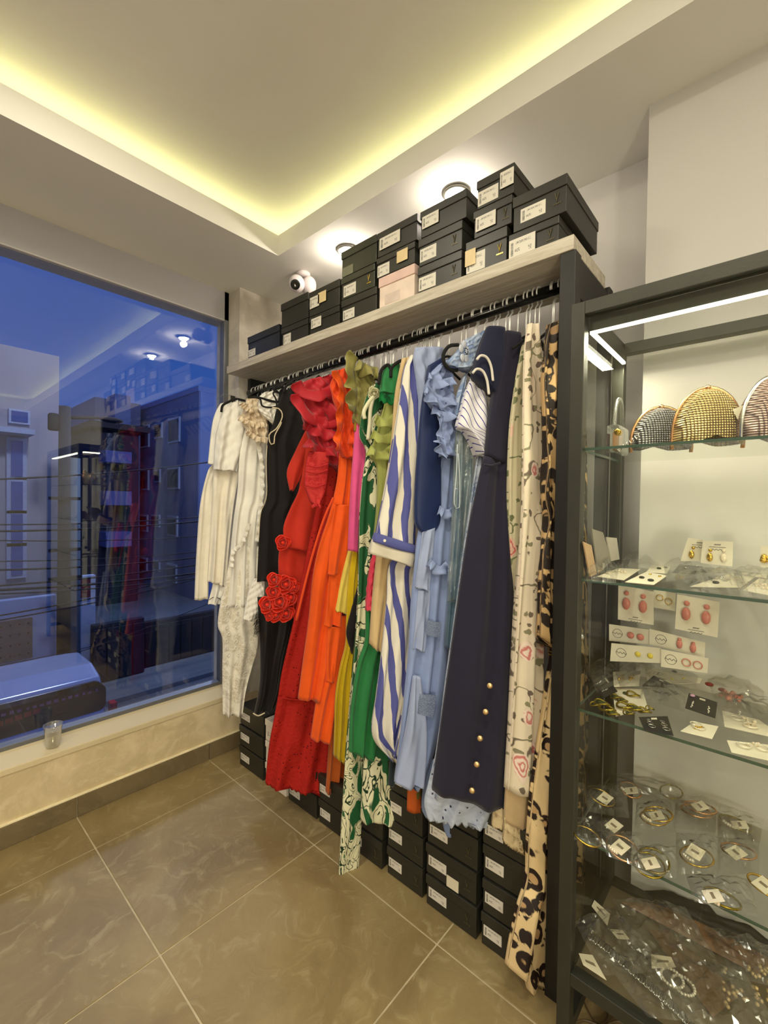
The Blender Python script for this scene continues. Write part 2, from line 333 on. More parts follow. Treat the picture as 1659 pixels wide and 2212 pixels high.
M_LAB = labelmat(); M_LABY = plain('yellowed_label', (226, 202, 152), .5); M_TAG = plain('price_tag_paper', (226, 216, 190), .6, var=.03)
M_BOX = plain('black_card', (44, 43, 36), .42, 0, .12, 6); M_BOX2 = plain('dark_navy_card', (26, 30, 36), .4, 0, .1, 6); M_BOX3 = plain('worn_greenish_black_card', (52, 54, 44), .36, 0, .25, 9)
M_PINK = plain('pale_pink_card', (222, 190, 180), .6); M_PINKB = plain('pale_peach_card', (232, 212, 196), .6); M_WBOX = plain('white_card', (226, 214, 196), .6)
M_GOLD = plain('gold_print', (212, 180, 90), .3, .9, .03, bump=0)
M_DGOLD = plain('dull_gold_print', (92, 84, 60), .4, .5, .03, bump=0)
XB = 1.252
def shoe_box(y0, y1, z0, z1, label, group, mat=M_BOX, lid=None, lab=(.1, .5, .3, .62), xf=XB, dep=.285, extra=None, mark=None, lm=None, lid2=False):
    # y0 > y1: left and right side as seen from the room
    e = empty('shoe_box', (xf+dep/2, (y0+y1)/2, z0), label, 'shoe box', group); g = .0035; h = z1-z0; lh = h*.30
    bx('box_body', (xf+.004, y1+g, z0+.0015), (xf+dep-.004, y0-g, z1-.004), mat, e, bevel=.0015)
    q = MB(); q.box((xf, y1+g-.0025, z1-lh), (xf+dep, y0-g+.0025, z1-.001)); q.build('lid', lid or mat, e, bevel=.002)
    def sticker(a, nm='label_sticker', mt=M_LAB):
        u0, v0, u1, v1 = a; W_ = y0-y1
        ya, yb = y0-u0*W_, y0-u1*W_; za, zb = z0+v0*h, z0+v1*h; x = xf+.004 if v1 < .7 else xf
        q = MB(); q.quad_box([(x, ya, zb), (x, yb, zb), (x, yb, za), (x, ya, za)], (-1, 0, 0), .0008); q.build(nm, mt, e)
    if lab: sticker(lab, mt=lm or M_LAB)
    if extra: sticker(extra[0], 'price_sticker', extra[1])
    if mark:
        q = MB(); W_ = y0-y1; yc, zc = y0-.82*W_, z0+h*.48; s_ = .012
        for sg in (-1, 1): q.tube([(xf+.002, yc+sg*s_*.45, zc+s_), (xf+.002, yc, zc-s_*.6)], .0012, 5)
        q.tube([(xf+.002, yc, zc-s_*.6), (xf+.002, yc, zc-s_*1.1)], .001, 5)
        for k in range(4): q.box((xf+.0025, yc+.010-.006*k-.004, zc-s_*1.7), (xf+.0038, yc+.010-.006*k, zc-s_*1.35))
        q.build('emblem', mark, e)
    return e
G1, G2 = 'shoe boxes on the top shelf', 'shoe boxes stacked on the floor'
S = SZ
boxes = [
 (2.08, 1.80, S, S+.118, 'dark navy shoe box alone at the window end of the shelf', dict(mat=M_BOX2, lab=(.0, .12, .25, .42))),
 (1.785, 1.585, S, S+.088, 'black shoe box under a black box beside the navy one', dict(lab=(.08, .1, .36, .62))),
 (1.79, 1.585, S+.09, S+.205, 'black shoe box without sticker below the security camera', dict(lab=None)),
 (1.575, 1.378, S, S+.085, 'bottom black shoe box with a small white label in third column', dict(lab=(.08, .35, .42, .85))),
 (1.58, 1.378, S+.087, S+.195, 'black shoe box with half yellowed label topping the third column', dict(lab=(.05, .3, .36, .75), extra=((.32, .38, .58, .8), M_LABY))),
 (1.368, 1.168, S, S+.098, 'bottom black shoe box left of the pale pink one', dict(lab=(.05, .15, .38, .55))),
 (1.372, 1.18, S+.1, S+.19, 'shiny dark shoe box with bright gold emblem in the middle of a stack', dict(mat=M_BOX3, lab=(.08, .1, .45, .6), mark=M_GOLD)),
 (1.372, 1.172, S+.192, S+.298, 'worn greenish black shoe box beside the hidden spotlight', dict(mat=M_BOX3, lab=(.04, .02, .34, .36), lm=plain('greasy_label', (120, 120, 100), .4))),
 (1.16, .985, S, S+.122, 'pale pink shoe box on the shelf', dict(mat=M_PINKB, lid=M_PINK, lab=(.18, .12, .6, .42), lm=plain('pink_label', (214, 196, 184), .5))),
 (1.172, .985, S+.124, S+.2, 'black shoe box with square yellow sticker on top of the pink box', dict(lab=(.02, .05, .34, .62), extra=((.55, .3, .82, .85), M_LABY))),
 (1.172, .978, S+.202, S+.295, 'black shoe box crowning the column that starts with pink', dict(lab=(.08, .25, .6, .72))),
 (.972, .79, S, S+.098, 'lowest black shoe box of the column under the visible spotlight', dict(lab=(.02, .15, .42, .62), mark=M_DGOLD)),
 (.972, .79, S+.1, S+.195, 'middle black shoe box of the column under the visible spotlight', dict(lab=(.04, .15, .42, .62), mark=M_DGOLD)),
 (.966, .775, S+.197, S+.29, 'top black shoe box right under the visible spotlight', dict(lab=(.06, .3, .42, .75))),
 (.778, .632, S, S+.112, 'bottom black shoe box with peach and white stickers and gold emblem', dict(lab=(.02, .1, .48, .62), extra=((.0, .3, .26, .75), M_LABY), mark=M_GOLD)),
 (.752, .618, S+.114, S+.2, 'middle black shoe box in the tallest column', dict(lab=(.08, .2, .6, .72), mark=M_DGOLD)),
 (.742, .612, S+.202, S+.292, 'top black shoe box with two white stickers in the tallest column', dict(lab=(.04, .1, .58, .6), extra=((.64, .3, .98, .85), M_LAB))),
 (.628, .475, S, S+.078, 'low black shoe box at the end of the shelf under the big one', dict(lab=(.02, .05, .55, .75), mark=M_DGOLD)),
 (.618, .455, S+.08, S+.185, 'large black shoe box topping the end of the shelf near the display case', dict(lab=(.16, .2, .62, .58), mark=M_DGOLD)),
]
for y0, y1, z0, z1, lb, kw in boxes: shoe_box(y0, y1, z0, z1, lb, G1, **kw)
h = .108
cols = [(2.11, 1.88, 3, 'nearest the window', {}), (1.875, 1.695, 3, 'white and pink', {}), (1.69, 1.475, 2, 'under the red eyelet dress', {}), (1.47, 1.285, 2, 'left of the printed trousers', {}),
        (1.28, 1.082, 3, 'right of the printed trousers', {}), (1.075, .9, 4, 'under the orange floral hem', {}), (.892, .685, 4, 'under the pale blue lace hem', {}), (.676, .5, 4, 'behind the leopard dress', {})]
ordn = ['bottom', 'second', 'third', 'top']
for y0, y1, n, where, _ in cols:
    for k in range(n):
        wh = where == 'white and pink'; mark = M_DGOLD if y0 < 1.3 else None
        lb = f'{ordn[k]} shoe box, {"white card" if wh else "black card"}, of the floor stack {"beside the red eyelet hem" if wh else where}'
        hh = h-.002; jy = random.uniform(-.006, .006)
        kw = dict(mat=M_WBOX if wh else M_BOX, lab=(.06, .30, .42, .62) if not wh else (.1, .2, .5, .5), mark=mark)
        if where == 'under the pale blue lace hem' and k == 1: kw['extra'] = ((.43, .0, .66, .36), M_TAG)
        shoe_box(y0+jy*.5, y1+.006+jy*.5, k*h+.0005, k*h+hh, lb, G2, xf=1.245+random.uniform(0, .008), **kw)
# ---------------------------------------------------------------- fabrics (UV in metres)
def fab_base(s, c, rough=.8, var=.07, weave=.15):
    tcn = s.n('TexCoord'); v = tcn.outputs['UV']; nn = s.noise(v, 9, 4); f = s.ramp(nn.outputs[0], .3, .7); c = srgb(c) if not hasattr(c, 'links') else c
    s.b.inputs['Sheen Weight'].default_value = .15
    return v, f
def fabric(name, rgb, rough=.8, var=.08, crink=.35, sc=16):
    s = NT(name); v, f = fab_base(s, rgb); c = srgb(rgb)
    mp = s.n('Mapping'); s.l(v, mp.inputs[0]); mp.inputs['Scale'].default_value = (1, .45, 1)
    s.bump(s.noise(s.warp(mp.outputs[0], 6, .08), sc*.75, 3, .45).outputs[0], crink, .012)
    return s.fin(s.mix(f, tuple(x*(1-var) for x in c), tuple(min(1, x*(1+var)) for x in c)), rough, 0, .25)
def crinklebump(s, v, st=.3, sc=35):
    mp = s.n('Mapping'); s.l(v, mp.inputs[0]); mp.inputs['Scale'].default_value = (1, .45, 1); s.bump(s.noise(s.warp(mp.outputs[0], 6, .08), sc*.35, 3, .45).outputs[0], st, .012)
def stripes(name, a, b, period=.05, duty=.5, slant=0., wob=.008):
    s = NT(name); tcn = s.n('TexCoord'); v = s.warp(tcn.outputs['UV'], 4, wob*2); sp_ = s.n('SeparateXYZ'); s.l(v, sp_.inputs[0])
    u = s.math('MULTIPLY_ADD', sp_.outputs[1], slant, sp_.outputs[0]); t = s.math('FRACT', s.math('DIVIDE', u, period))
    f = s.math('MULTIPLY', s.ramp(t, 0, .02), s.math('SUBTRACT', 1.0, s.ramp(t, duty, duty+.02)))
    crinklebump(s, tcn.outputs['UV']); return s.fin(s.mix(f, srgb(a), srgb(b)), .8, 0, .25)
def leopard(name, base=(208, 182, 136), mid=(150, 98, 50), dark=(36, 22, 18), sc=20, dense=0):
    s = NT(name); tcn = s.n('TexCoord'); v = s.warp(tcn.outputs['UV'], 16, .03); mp = s.n('Mapping'); s.l(v, mp.inputs[0]); mp.inputs['Scale'].default_value = (1.25, .72, 1)
    d = s.vor(mp.outputs[0], sc, rand=.9).outputs['Distance']; nn = s.noise(v, sc*1.4, 3).outputs[0]
    ring = s.math('MULTIPLY', s.ramp(d, .22, .28), s.math('SUBTRACT', 1.0, s.ramp(d, .44+dense, .5+dense)))
    ring = s.math('MULTIPLY', ring, s.ramp(nn, .38, .44)); inner = s.math('SUBTRACT', 1.0, s.ramp(d, .2, .38))
    c = s.mix(s.ramp(s.noise(v, 7, 2).outputs[0], .3, .7), srgb(base), srgb(tuple(min(255, x*1.12) for x in base)))
    c = s.mix(s.math('MULTIPLY', inner, .6), c, srgb(mid)); c = s.mix(ring, c, srgb(dark)); crinklebump(s, tcn.outputs['UV'], .2)
    return s.fin(c, .6, 0, .35)
def botanical(name, green=(34, 92, 54), cream=(226, 222, 186), line=(20, 52, 30), sc=9, th=.5):
    s = NT(name); tcn = s.n('TexCoord'); mp = s.n('Mapping'); s.l(tcn.outputs['UV'], mp.inputs[0]); mp.inputs['Scale'].default_value = (1.3, .62, 1)
    v = s.warp(mp.outputs[0], 6, .12); nn = s.noise(v, sc, 1.5, .45, .8).outputs[0]
    f = s.ramp(nn, th, th+.012); band = s.math('ABSOLUTE', s.math('SUBTRACT', s.math('FRACT', s.math('MULTIPLY', nn, 15)), .5))
    lines = s.math('SUBTRACT', 1.0, s.ramp(band, .05, .10)); wv = s.noise(s.warp(mp.outputs[0], 9, .2), sc*1.7, 1).outputs[0]
    l2 = s.math('SUBTRACT', 1.0, s.ramp(s.math('ABSOLUTE', s.math('SUBTRACT', wv, .5)), .008, .022))
    c = s.mix(s.math('MAXIMUM', lines, l2), srgb(cream), srgb(line)); c = s.mix(f, srgb(green), c); crinklebump(s, tcn.outputs['UV'], .2)
    return s.fin(c, .7, 0, .25)
def floral(name, base=(228, 214, 190), rose=(204, 118, 112), pale=(238, 218, 204), leaf=(72, 52, 40), sc=7.5, amount=.35, green=(120, 120, 84)):
    s = NT(name); tcn = s.n('TexCoord'); v = s.warp(tcn.outputs['UV'], 22, .02); mp = s.n('Mapping'); s.l(v, mp.inputs[0]); mp.inputs['Scale'].default_value = (1.1, .8, 1)
    vo = s.vor(mp.outputs[0], sc, rand=.85); d = vo.outputs['Distance']; hsh = s.n('SeparateColor'); s.l(vo.outputs['Color'], hsh.inputs[0])
    pet = s.math('SINE', s.math('MULTIPLY', s.math('ADD', d, s.math('MULTIPLY', s.noise(v, 45, 2).outputs[0], .25)), 42))
    rosec = s.mix(s.ramp(pet, -1.2, .7), srgb(rose), srgb(pale)); isrose = s.math('MULTIPLY', s.math('SUBTRACT', 1.0, s.ramp(d, .36, .42)), s.math('GREATER_THAN', hsh.outputs[0], 1-amount))
    v2 = s.warp(tcn.outputs['UV'], 30, .03); le = s.vor(v2, sc*2.6, rand=1); hs2 = s.n('SeparateColor'); s.l(le.outputs['Color'], hs2.inputs[0])
    isleaf = s.math('MULTIPLY', s.math('SUBTRACT', 1.0, s.ramp(le.outputs['Distance'], .34, .40)), s.math('GREATER_THAN', hs2.outputs[1], .5))
    stem = s.math('SUBTRACT', 1.0, s.ramp(s.math('ABSOLUTE', s.math('SUBTRACT', s.noise(s.warp(tcn.outputs['UV'], 8, .1), 7, 1).outputs[0], .5)), .004, .011))
    lc = s.mix(hs2.outputs[2], srgb(leaf), srgb(green)); c = s.mix(s.math('MULTIPLY', s.math('MAXIMUM', isleaf, stem), .85), srgb(base), lc)
    c = s.mix(isrose, c, rosec); crinklebump(s, tcn.outputs['UV'], .22); return s.fin(c, .7, 0, .25)
def eyelet(name, rgb, hole, sc=55, r0=.16, thr=.45, bumpst=.5, mask=True):
    s = NT(name); tcn = s.n('TexCoord'); v = tcn.outputs['UV']; vo = s.vor(v, sc, rand=.75); d = vo.outputs['Distance']; hsh = s.n('SeparateColor'); s.l(vo.outputs['Color'], hsh.inputs[0])
    f = s.math('SUBTRACT', 1.0, s.ramp(d, r0, r0+.06)); f = s.math('MULTIPLY', f, s.math('GREATER_THAN', hsh.outputs[0], thr))
    if mask: f = s.math('MULTIPLY', f, s.ramp(s.noise(v, 7, 2).outputs[0], .42, .5))
    c = srgb(rgb); col = s.mix(s.ramp(s.noise(v, 9, 3).outputs[0], .3, .7), tuple(x*.92 for x in c), c)
    s.bump(s.math('ADD', s.math('MULTIPLY', d, .7), s.noise(v, 40, 4).outputs[0]), bumpst, .006); return s.fin(s.mix(f, col, srgb(hole)), .8, 0, .2)
def lacy(name, rgb, dark, sc=60, dens=.5, dots=True):
    s = NT(name); tcn = s.n('TexCoord'); v = s.warp(tcn.outputs['UV'], 20, .02); e = s.vor(v, sc, feature='DISTANCE_TO_EDGE').outputs['Distance']
    p = s.noise(v, sc*.22, 3, .6, .6).outputs[0]; th = s.math('SUBTRACT', 1.0, s.ramp(e, .04, .12)); motif = s.ramp(p, .5-.12*dens, .56)
    f = s.math('MAXIMUM', s.math('MULTIPLY', th, .8), motif, clamp=True); s.bump(s.math('ADD', f, s.noise(v, 90, 2).outputs[0]), .45, .004)
    return s.fin(s.mix(f, srgb(dark), srgb(rgb)), .8, 0, .2)
F_WHITE = fabric('white_cotton', (240, 237, 228)); F_IVORY = fabric('ivory_satin', (238, 231, 214), .5); F_CREAMLACE = lacy('cream_lace', (232, 216, 190), (206, 184, 152), 90, .8)
F_WLACE = lacy('white_lace', (242, 239, 230), (222, 215, 198), 70, .7); F_WTULLE = lacy('white_tulle', (240, 235, 222), (216, 208, 190), 60, .4)
F_BLACK = fabric('black_crepe', (22, 18, 17), .75, .1); F_BLACK2 = fabric('black_satin', (20, 15, 13), .5, .1); F_PIPE = fabric('cream_piping', (222, 208, 176), .7)
F_CRIM = fabric('crimson_taffeta', (174, 30, 42), .5); F_RED = fabric('scarlet_crepe', (198, 46, 26), .7); F_CORAL = lacy('coral_red_lace', (204, 60, 58), (184, 40, 44), 60, .8); F_SATR = fabric('red_satin', (232, 52, 28), .22, .1, .2)
F_EYER = eyelet('red_eyelet', (174, 34, 26), (92, 12, 12), 75, .2, .35); F_ORG = fabric('orange_cotton', (234, 88, 16), .7); F_ORG2 = fabric('deep_orange_cotton', (226, 72, 18), .7)
F_RUST = fabric('rust_orange_crepe', (188, 92, 30), .8); F_PINK = fabric('hot_pink_crepe', (230, 88, 148), .7); F_YEL = fabric('mustard_yellow_crepe', (200, 170, 12), .7); F_LYEL = fabric('lemon_cotton', (226, 206, 96), .75)
F_OLIVE = fabric('olive_taffeta', (144, 138, 78), .6); F_LGRN = fabric('pistachio_cotton', (158, 164, 88), .7); F_GRN = fabric('emerald_crepe', (40, 122, 66), .7); F_GLACE = lacy('emerald_lace', (18, 112, 56), (12, 62, 34), 60, .6)
F_BOT = botanical('green_cream_leaf_print', th=.49, sc=11); F_BOT2 = botanical('green_print_dense', th=.52, sc=9); F_BOTC = botanical('cream_leaf_print', th=.41, sc=11)
F_PKFR = fabric('coral_pink_fringe', (226, 66, 90), .8, .2, .8, 60); F_BEIGE = fabric('beige_linen', (206, 178, 130), .8); F_STR = stripes('blue_white_wide_stripe', (230, 224, 208), (88, 92, 158), .05, .46, .2, .03)
F_BLUE = fabric('powder_blue_cotton', (142, 160, 204), .75); F_BLUE2 = fabric('pale_blue_cotton', (158, 170, 204), .75); F_EBL = eyelet('blue_eyelet', (146, 162, 204), (60, 70, 110), 60, .2, .3, .6)
F_CROC = lacy('blue_crochet', (160, 174, 206), (74, 84, 120), 110, .5); F_NAVYS = fabric('navy_satin', (26, 42, 86), .45, .06, .15); F_NAVY = fabric('midnight_navy_denim', (34, 32, 50), .85, .06, .2)
F_EMB = lacy('embroidered_blue_tulle', (184, 198, 220), (128, 150, 190), 34, .7); F_TEAL = fabric('grey_teal_satin', (84, 110, 128), .3, .1, .5); F_THIN = stripes('white_thin_blue_stripe', (222, 220, 226), (58, 52, 140), .020, .14, .9, .01)
F_EYB = eyelet('pale_blue_eyelet_lace', (190, 200, 220), (56, 62, 88), 62, .17, .35, .8, False); F_LBL = lacy('pale_blue_lace', (196, 204, 220), (140, 156, 188), 55, .55)
F_FLO = floral('cream_rose_print', leaf=(70, 46, 46), sc=15, amount=.5); F_FLO2 = floral('pale_rose_print', (206, 198, 166), (206, 90, 92), (226, 190, 170), (84, 96, 60), 14, .45, (96, 110, 72)); F_LEO = leopard('leopard_satin', sc=23, dense=.05); F_LEO2 = leopard('dark_leopard_satin', (184, 152, 106), (112, 76, 44), (34, 24, 20), 22, .2)
F_BLACE = lacy('beige_crochet_hem', (212, 192, 152), (150, 128, 92), 80, .6); F_SAND = fabric('sand_voile', (190, 164, 124), .8); F_OFLO = floral('orange_leaf_print', (196, 92, 36), (206, 84, 30), (190, 120, 60), (88, 110, 50), 9, .4, (96, 120, 60))
F_DARKN = fabric('dark_slate_cotton', (40, 52, 60), .8)
F_PLAS = glassmat('clear_garment_bag', (.93, .96, .95), .10, .8, 2.5, .12, .10, (.8, .9, .9), .6, 30)
# ---------------------------------------------------------------- cloth: a closed, folded tube of fabric hanging in a vertical plane
def cloth(name, mat, y, L, R=None, th=25, th1=None, px=1.18, thick=.018, amp=.010, folds=4, top=.35, nv=46, nu=34, seed=None, scal=0, nsc=6, crumple=0, wd=.34, parent=None, csc=9, head=True, smooth=True):
    rs = np.random.RandomState(seed if seed is not None else abs(hash_(name+str(L[0])+str(y))) % 9999)
    th1 = th if th1 is None else th1
    Ls = spline(L, nv); Rs = spline(R, nv) if R is not None else None
    ph = rs.rand(4)*6.28; folds = folds*.62+.3; sl = rs.uniform(-2.2, 2.2); V = []; UV = []; piv = np.array([px, y, 0])
    A = np.zeros((nv, 3)); B = np.zeros((nv, 3)); NN = np.zeros((nv, 3)); DD = np.zeros((nv, 3))
    for i in range(nv):
        t = i/(nv-1); a = math.radians(th+(th1-th)*t); n = np.array([math.sin(a), math.cos(a), 0]); d = np.array([math.cos(a), -math.sin(a), 0])
        def un(p):
            r = ray(*p); return CAM+r*(np.dot(piv-CAM, n)/np.dot(r, n))
        A[i] = un(Ls[i]); NN[i] = n; DD[i] = d
        if Rs is not None: B[i] = un(Rs[i])
        else:
            k = min(1, .45+t*6) if head else 1; B[i] = A[i]+d*wd*k; B[i][2] = A[i][2]+(.05*(1-min(1, t*6)) if head else 0)
    vl = np.r_[0, np.cumsum(np.linalg.norm(np.diff((A+B)/2, axis=0), axis=1))]
    m2 = 2*nu
    for i in range(nv):
        t = i/(nv-1); am = amp*(top+(1-top)*t); W_ = np.linalg.norm(B[i]-A[i]); 
        for k in range(m2):
            an = 2*math.pi*k/m2; u = (1-math.cos(an))/2; sd = math.sin(an); e = min(1, 4*u*(1-u)*1.6+.12)
            off = thick*np.sign(sd)*abs(sd)**.6*min(1, .5+t)
            ws = u*folds*2*math.pi+sl*t*.8
            off += am*(math.sin(ws+ph[0]+1.3*math.sin(t*3.3+ph[1]))+.4*math.sin(1.7*ws+ph[2]+2.3*t)+.25*math.sin(.6*ws+5*t+ph[3]))*(.35+.65*e)*1.15
            if crumple: off += crumple*(math.sin(u*csc+7*t*csc*.3+ph[1]*3)*math.sin(t*csc*2.1+ph[3]+4*u)+.5*math.sin(u*csc*2.7-t*csc*3.3+ph[0]))
            P = A[i]*(1-u)+B[i]*u+NN[i]*off
            if t > .9 or crumple:
                w9 = (t-.9)/.1 if t > .9 else 0
                if scal: P[2] -= scal*w9*abs(math.sin(u*nsc*math.pi))
                P[2] -= .003*w9*math.sin(ws+ph[0])
            V.append(P); UV.append((u*W_+(0 if k < nu else .31), vl[-1]-vl[i]))
    q = MB(); fs = []
    for i in range(nv-1):
        for k in range(m2): fs.append((i*m2+k, i*m2+(k+1) % m2, (i+1)*m2+(k+1) % m2, (i+1)*m2+k))
    # closed top and recessed inner hem
    V.append(np.mean(V[:m2], axis=0)); UV.append((0, 0)); tp = len(V)-1
    V.append(np.mean(V[(nv-1)*m2:nv*m2], axis=0)+np.array([0, 0, .008])); UV.append((0, 0)); bt = len(V)-1
    for k in range(m2): fs.append((tp, (k+1) % m2, k)); fs.append((bt, (nv-1)*m2+k, (nv-1)*m2+(k+1) % m2))
    q.add(V, fs, 0, UV); o = q.build(name, mat, parent, smooth=smooth); return o
def hash_(s):
    h_ = 7
    for ch in s: h_ = (h_*31+ord(ch)) % 1000003
    return h_
GARM = []
def garment(name, cat, label, mat, y, L, R=None, group=None, hanger=True, **k):
    o = cloth(name, mat, y, L, R, **k); tag(o, label, cat, group); GARM.append((y, k.get('th', 25), label)) if hanger else None; return o
def pt(px_, py_, y, th=25, pvx=1.18):
    a = math.radians(th); n = np.array([math.sin(a), math.cos(a), 0]); r = ray(px_, py_); return CAM+r*(np.dot(np.array([pvx, y, 0])-CAM, n)/np.dot(r, n))
def cord(name, mat, pts, y, r=.004, th=25, parent=None):
    P = [pt(a, b, y, th) for a, b in spline(pts, 24)]; q = MB(); q.tube(P, r, 7); return q.build(name, mat, parent, smooth=True)
def rosette(c, r, mat, parent, name='fabric_rose', n=None):
    n = np.array(CAM)-c if n is None else n; n = Vector(n).normalized(); u = n.orthogonal().normalized(); w_ = n.cross(u); q = MB()
    for k in range(4):
        rr = r*(1-.24*k); a0 = rng.rand()*6.28; V = []; seg = 20
        for j in range(seg):
            a = a0+2*math.pi*j/seg; wv = .12*math.sin(3*a+k*2)+.07*math.sin(5*a+k)
            for f_, h_ in ((.45, -.1), (.85, .18+.12*k), (1.0, .42+.16*k), (.9, .36+.15*k)):
                V.append(Vector(c)+(u*math.cos(a)+w_*math.sin(a))*rr*f_*(1+wv)+n*(r*(h_-.2)))
        F_ = [(j*4+i, j*4+i+1, ((j+1) % seg)*4+i+1, ((j+1) % seg)*4+i) for j in range(seg) for i in range(3)]
        q.add(V, F_)
    q.ball(Vector(c)+n*r*.35, r*.28, 8, 6); return q.build(name, mat, parent, smooth=True)
def frill(name, mat, pts, y, width, waves=7, th=25, parent=None, out=.02, r=1, seed=1):
    # a gathered ruffle strip following pts (photo px), standing out of the garment
    P = np.array([pt(a, b, y, th) for a, b in spline(pts, 60)]); a = math.radians(th); n = np.array([math.sin(a), math.cos(a), 0]); d = np.array([math.cos(a), -math.sin(a), 0])
    V = []; UV = []; k_ = 5; rs = np.random.RandomState(seed); p0 = rs.rand()*6
    for i in range(60):
        t = i/59; T = P[min(i+1, 59)]-P[max(i-1, 0)]; T /= np.linalg.norm(T); side = np.cross(T, n); side /= np.linalg.norm(side)
        for j in range(k_):
            f_ = j/(k_-1); wv = math.sin(t*waves*2*math.pi+p0)+.4*math.sin(t*waves*3.7*2+p0*2)
            V.append(P[i]+side*width*f_*(1+.12*math.sin(t*waves*6.28*1.5))-n*(out*(.25+f_*(.55+wv*.75)))); UV.append((t*np.linalg.norm(P[-1]-P[0])*1.5, f_*width))
    Fs = [(i*k_+j, i*k_+j+1, (i+1)*k_+j+1, (i+1)*k_+j) for i in range(59) for j in range(k_-1)]
    q = MB(); q.add(V, Fs, 0, UV); o = q.build(name, mat, parent, smooth=True); s_ = o.modifiers.new('solid', 'SOLIDIFY'); s_.thickness = .0018; return o
# ---- whites
g = garment('long_sleeved_top', 'shirt', 'plain ivory long sleeve hanging farthest left, in front of the window glass', F_IVORY, 2.12, [(462, 1000), (448, 1020), (432, 1092), (424, 1203), (420, 1297)], [(500, 990), (466, 1030), (462, 1100), (453, 1203), (450, 1293)], th=10, thick=.014, folds=2, amp=.005)
g = garment('cropped_jacket', 'jacket', 'leftmost cropped ivory jacket with collar round a black hanger', F_WHITE, 2.08, [(476, 872), (466, 890), (458, 920), (449, 1001)], [(500, 868), (505, 900), (500, 950), (496, 1012)], th=15, thick=.02, amp=.006, folds=3)
g = garment('cropped_blouse', 'blouse', 'cropped white satin blouse draped over a black hanger beside the window', F_WHITE, 2.02, [(497, 872), (482, 892), (467, 936), (461, 1016)], [(520, 862), (532, 900), (528, 960), (512, 1019)], th=18, thick=.03, amp=.012, folds=2.5, crumple=.004)
g = garment('pleated_dress', 'dress', 'plain ivory dress with soft folds below the cropped white blouse', F_IVORY, 2.05, [(462, 1010), (458, 1080), (454, 1160), (449, 1256)], [(520, 1010), (505, 1090), (495, 1180), (488, 1268)], th=20, folds=3, amp=.012)
g = garment('short_blouse', 'blouse', 'small white blouse hem with dark piping under the plain ivory dress', F_WHITE, 2.07, [(462, 1240), (458, 1270), (449, 1304)], [(496, 1240), (490, 1275), (474, 1306)], th=20, folds=2, hanger=False)
cord('piping', F_BLACK, [(452, 1296), (462, 1290), (474, 1293), (478, 1299)], 2.05, .0016, 20, g)
g = garment('lace_dress', 'dress', 'long white lace dress reaching lowest of the white clothes', F_WTULLE, 1.98, [(500, 1180), (486, 1260), (476, 1300), (470, 1350), (480, 1380), (480, 1450), (481, 1543)], [(566, 1180), (566, 1280), (560, 1330), (556, 1400), (545, 1440), (532, 1490), (524, 1545)], folds=3, amp=.012, nv=60)
for i, x in enumerate((491, 512)):
    q = MB()
    for k in range(9):
        p = pt(x+3*math.sin(k*2.), 1310+k*15, 1.955, 25); q.tube([p+np.array([.008*math.cos(a), 0, .009*math.sin(a)]) for a in np.linspace(0, 6.28, 9)[:-1]], .0022, 5, closed=True)
    q.build('lace_trim', F_WHITE, g, smooth=True)
g = garment('button_dress', 'dress', 'white dress with pleated front under the cream ruffle collar', F_WHITE, 1.98, [(530, 925), (518, 980), (513, 1060), (505, 1120), (498, 1190), (495, 1240), (488, 1310)], [(578, 935), (578, 1000), (575, 1080), (563, 1110), (556, 1200), (556, 1310)], folds=4, amp=.012, nv=50)
frill('ruffle', F_WLACE, [(552, 955), (560, 1000), (562, 1050), (556, 1110), (550, 1170)], 1.93, .02, 11, parent=g, out=.012)
frill('ruffle', F_WLACE, [(534, 1130), (520, 1170), (500, 1190), (496, 1225)], 1.94, .018, 8, parent=g, out=.012)
g = garment('ruffled_lace_blouse', 'blouse', 'cream lace blouse with tiered ruffle collar among the whites', F_CREAMLACE, 1.93, [(533, 862), (528, 880), (520, 905), (532, 930)], [(566, 862), (573, 890), (580, 925), (578, 950)], th=28, folds=4, amp=.01, crumple=.008, scal=.008, thick=.03)
for a, b in (((528, 868), (548, 880)), ((520, 896), (572, 912)), ((536, 926), (578, 945))):
    frill('ruffle', F_CREAMLACE, [a, ((a[0]+b[0])/2, (a[1]+b[1])/2+6), b], 1.90, -.03, 5, parent=g, out=.02, seed=a[0])
g = garment('white_halter_top', 'top', 'white halter top with black straps next to the cream ruffle blouse', F_WHITE, 1.86, [(566, 850), (557, 865), (562, 890), (588, 914)], [(600, 842), (601, 870), (598, 895), (591, 916)], folds=2, crumple=.006)
cord('strap', F_BLACK, [(548, 858), (562, 862), (566, 876), (582, 880), (598, 878)], 1.83, .004, 25, g); cord('strap', F_BLACK, [(598, 878), (596, 862), (590, 850), (598, 843)], 1.83, .004, 25, g)
g = garment('black_dress', 'dress', 'long black dress with loose cream piping loops at the shoulder', F_BLACK, 1.82, [(612, 845), (598, 880), (590, 915), (577, 960), (576, 1075), (562, 1110), (559, 1170), (555, 1256)], None, folds=5, amp=.008, th=30, wd=.22, nv=52)
cord('piping_loop', F_PIPE, [(588, 880), (604, 884), (610, 900), (598, 925), (582, 938), (584, 958), (592, 958), (594, 940), (606, 918), (608, 912)], 1.78, .003, 25, g)
cord('shoulder_seam', F_PIPE, [(577, 962), (575, 1010), (576, 1070), (563, 1110), (559, 1165)], 1.80, .0016, 25, g)
g = garment('white_sleeve_blouse', 'blouse', 'white blouse whose puffed cuff pokes out beside the satin roses', F_WHITE, 1.84, [(548, 1250), (536, 1280), (530, 1310), (525, 1335)], [(572, 1248), (570, 1290), (560, 1320), (545, 1343)], folds=1, thick=.02, amp=.004, crumple=.003, hanger=False)
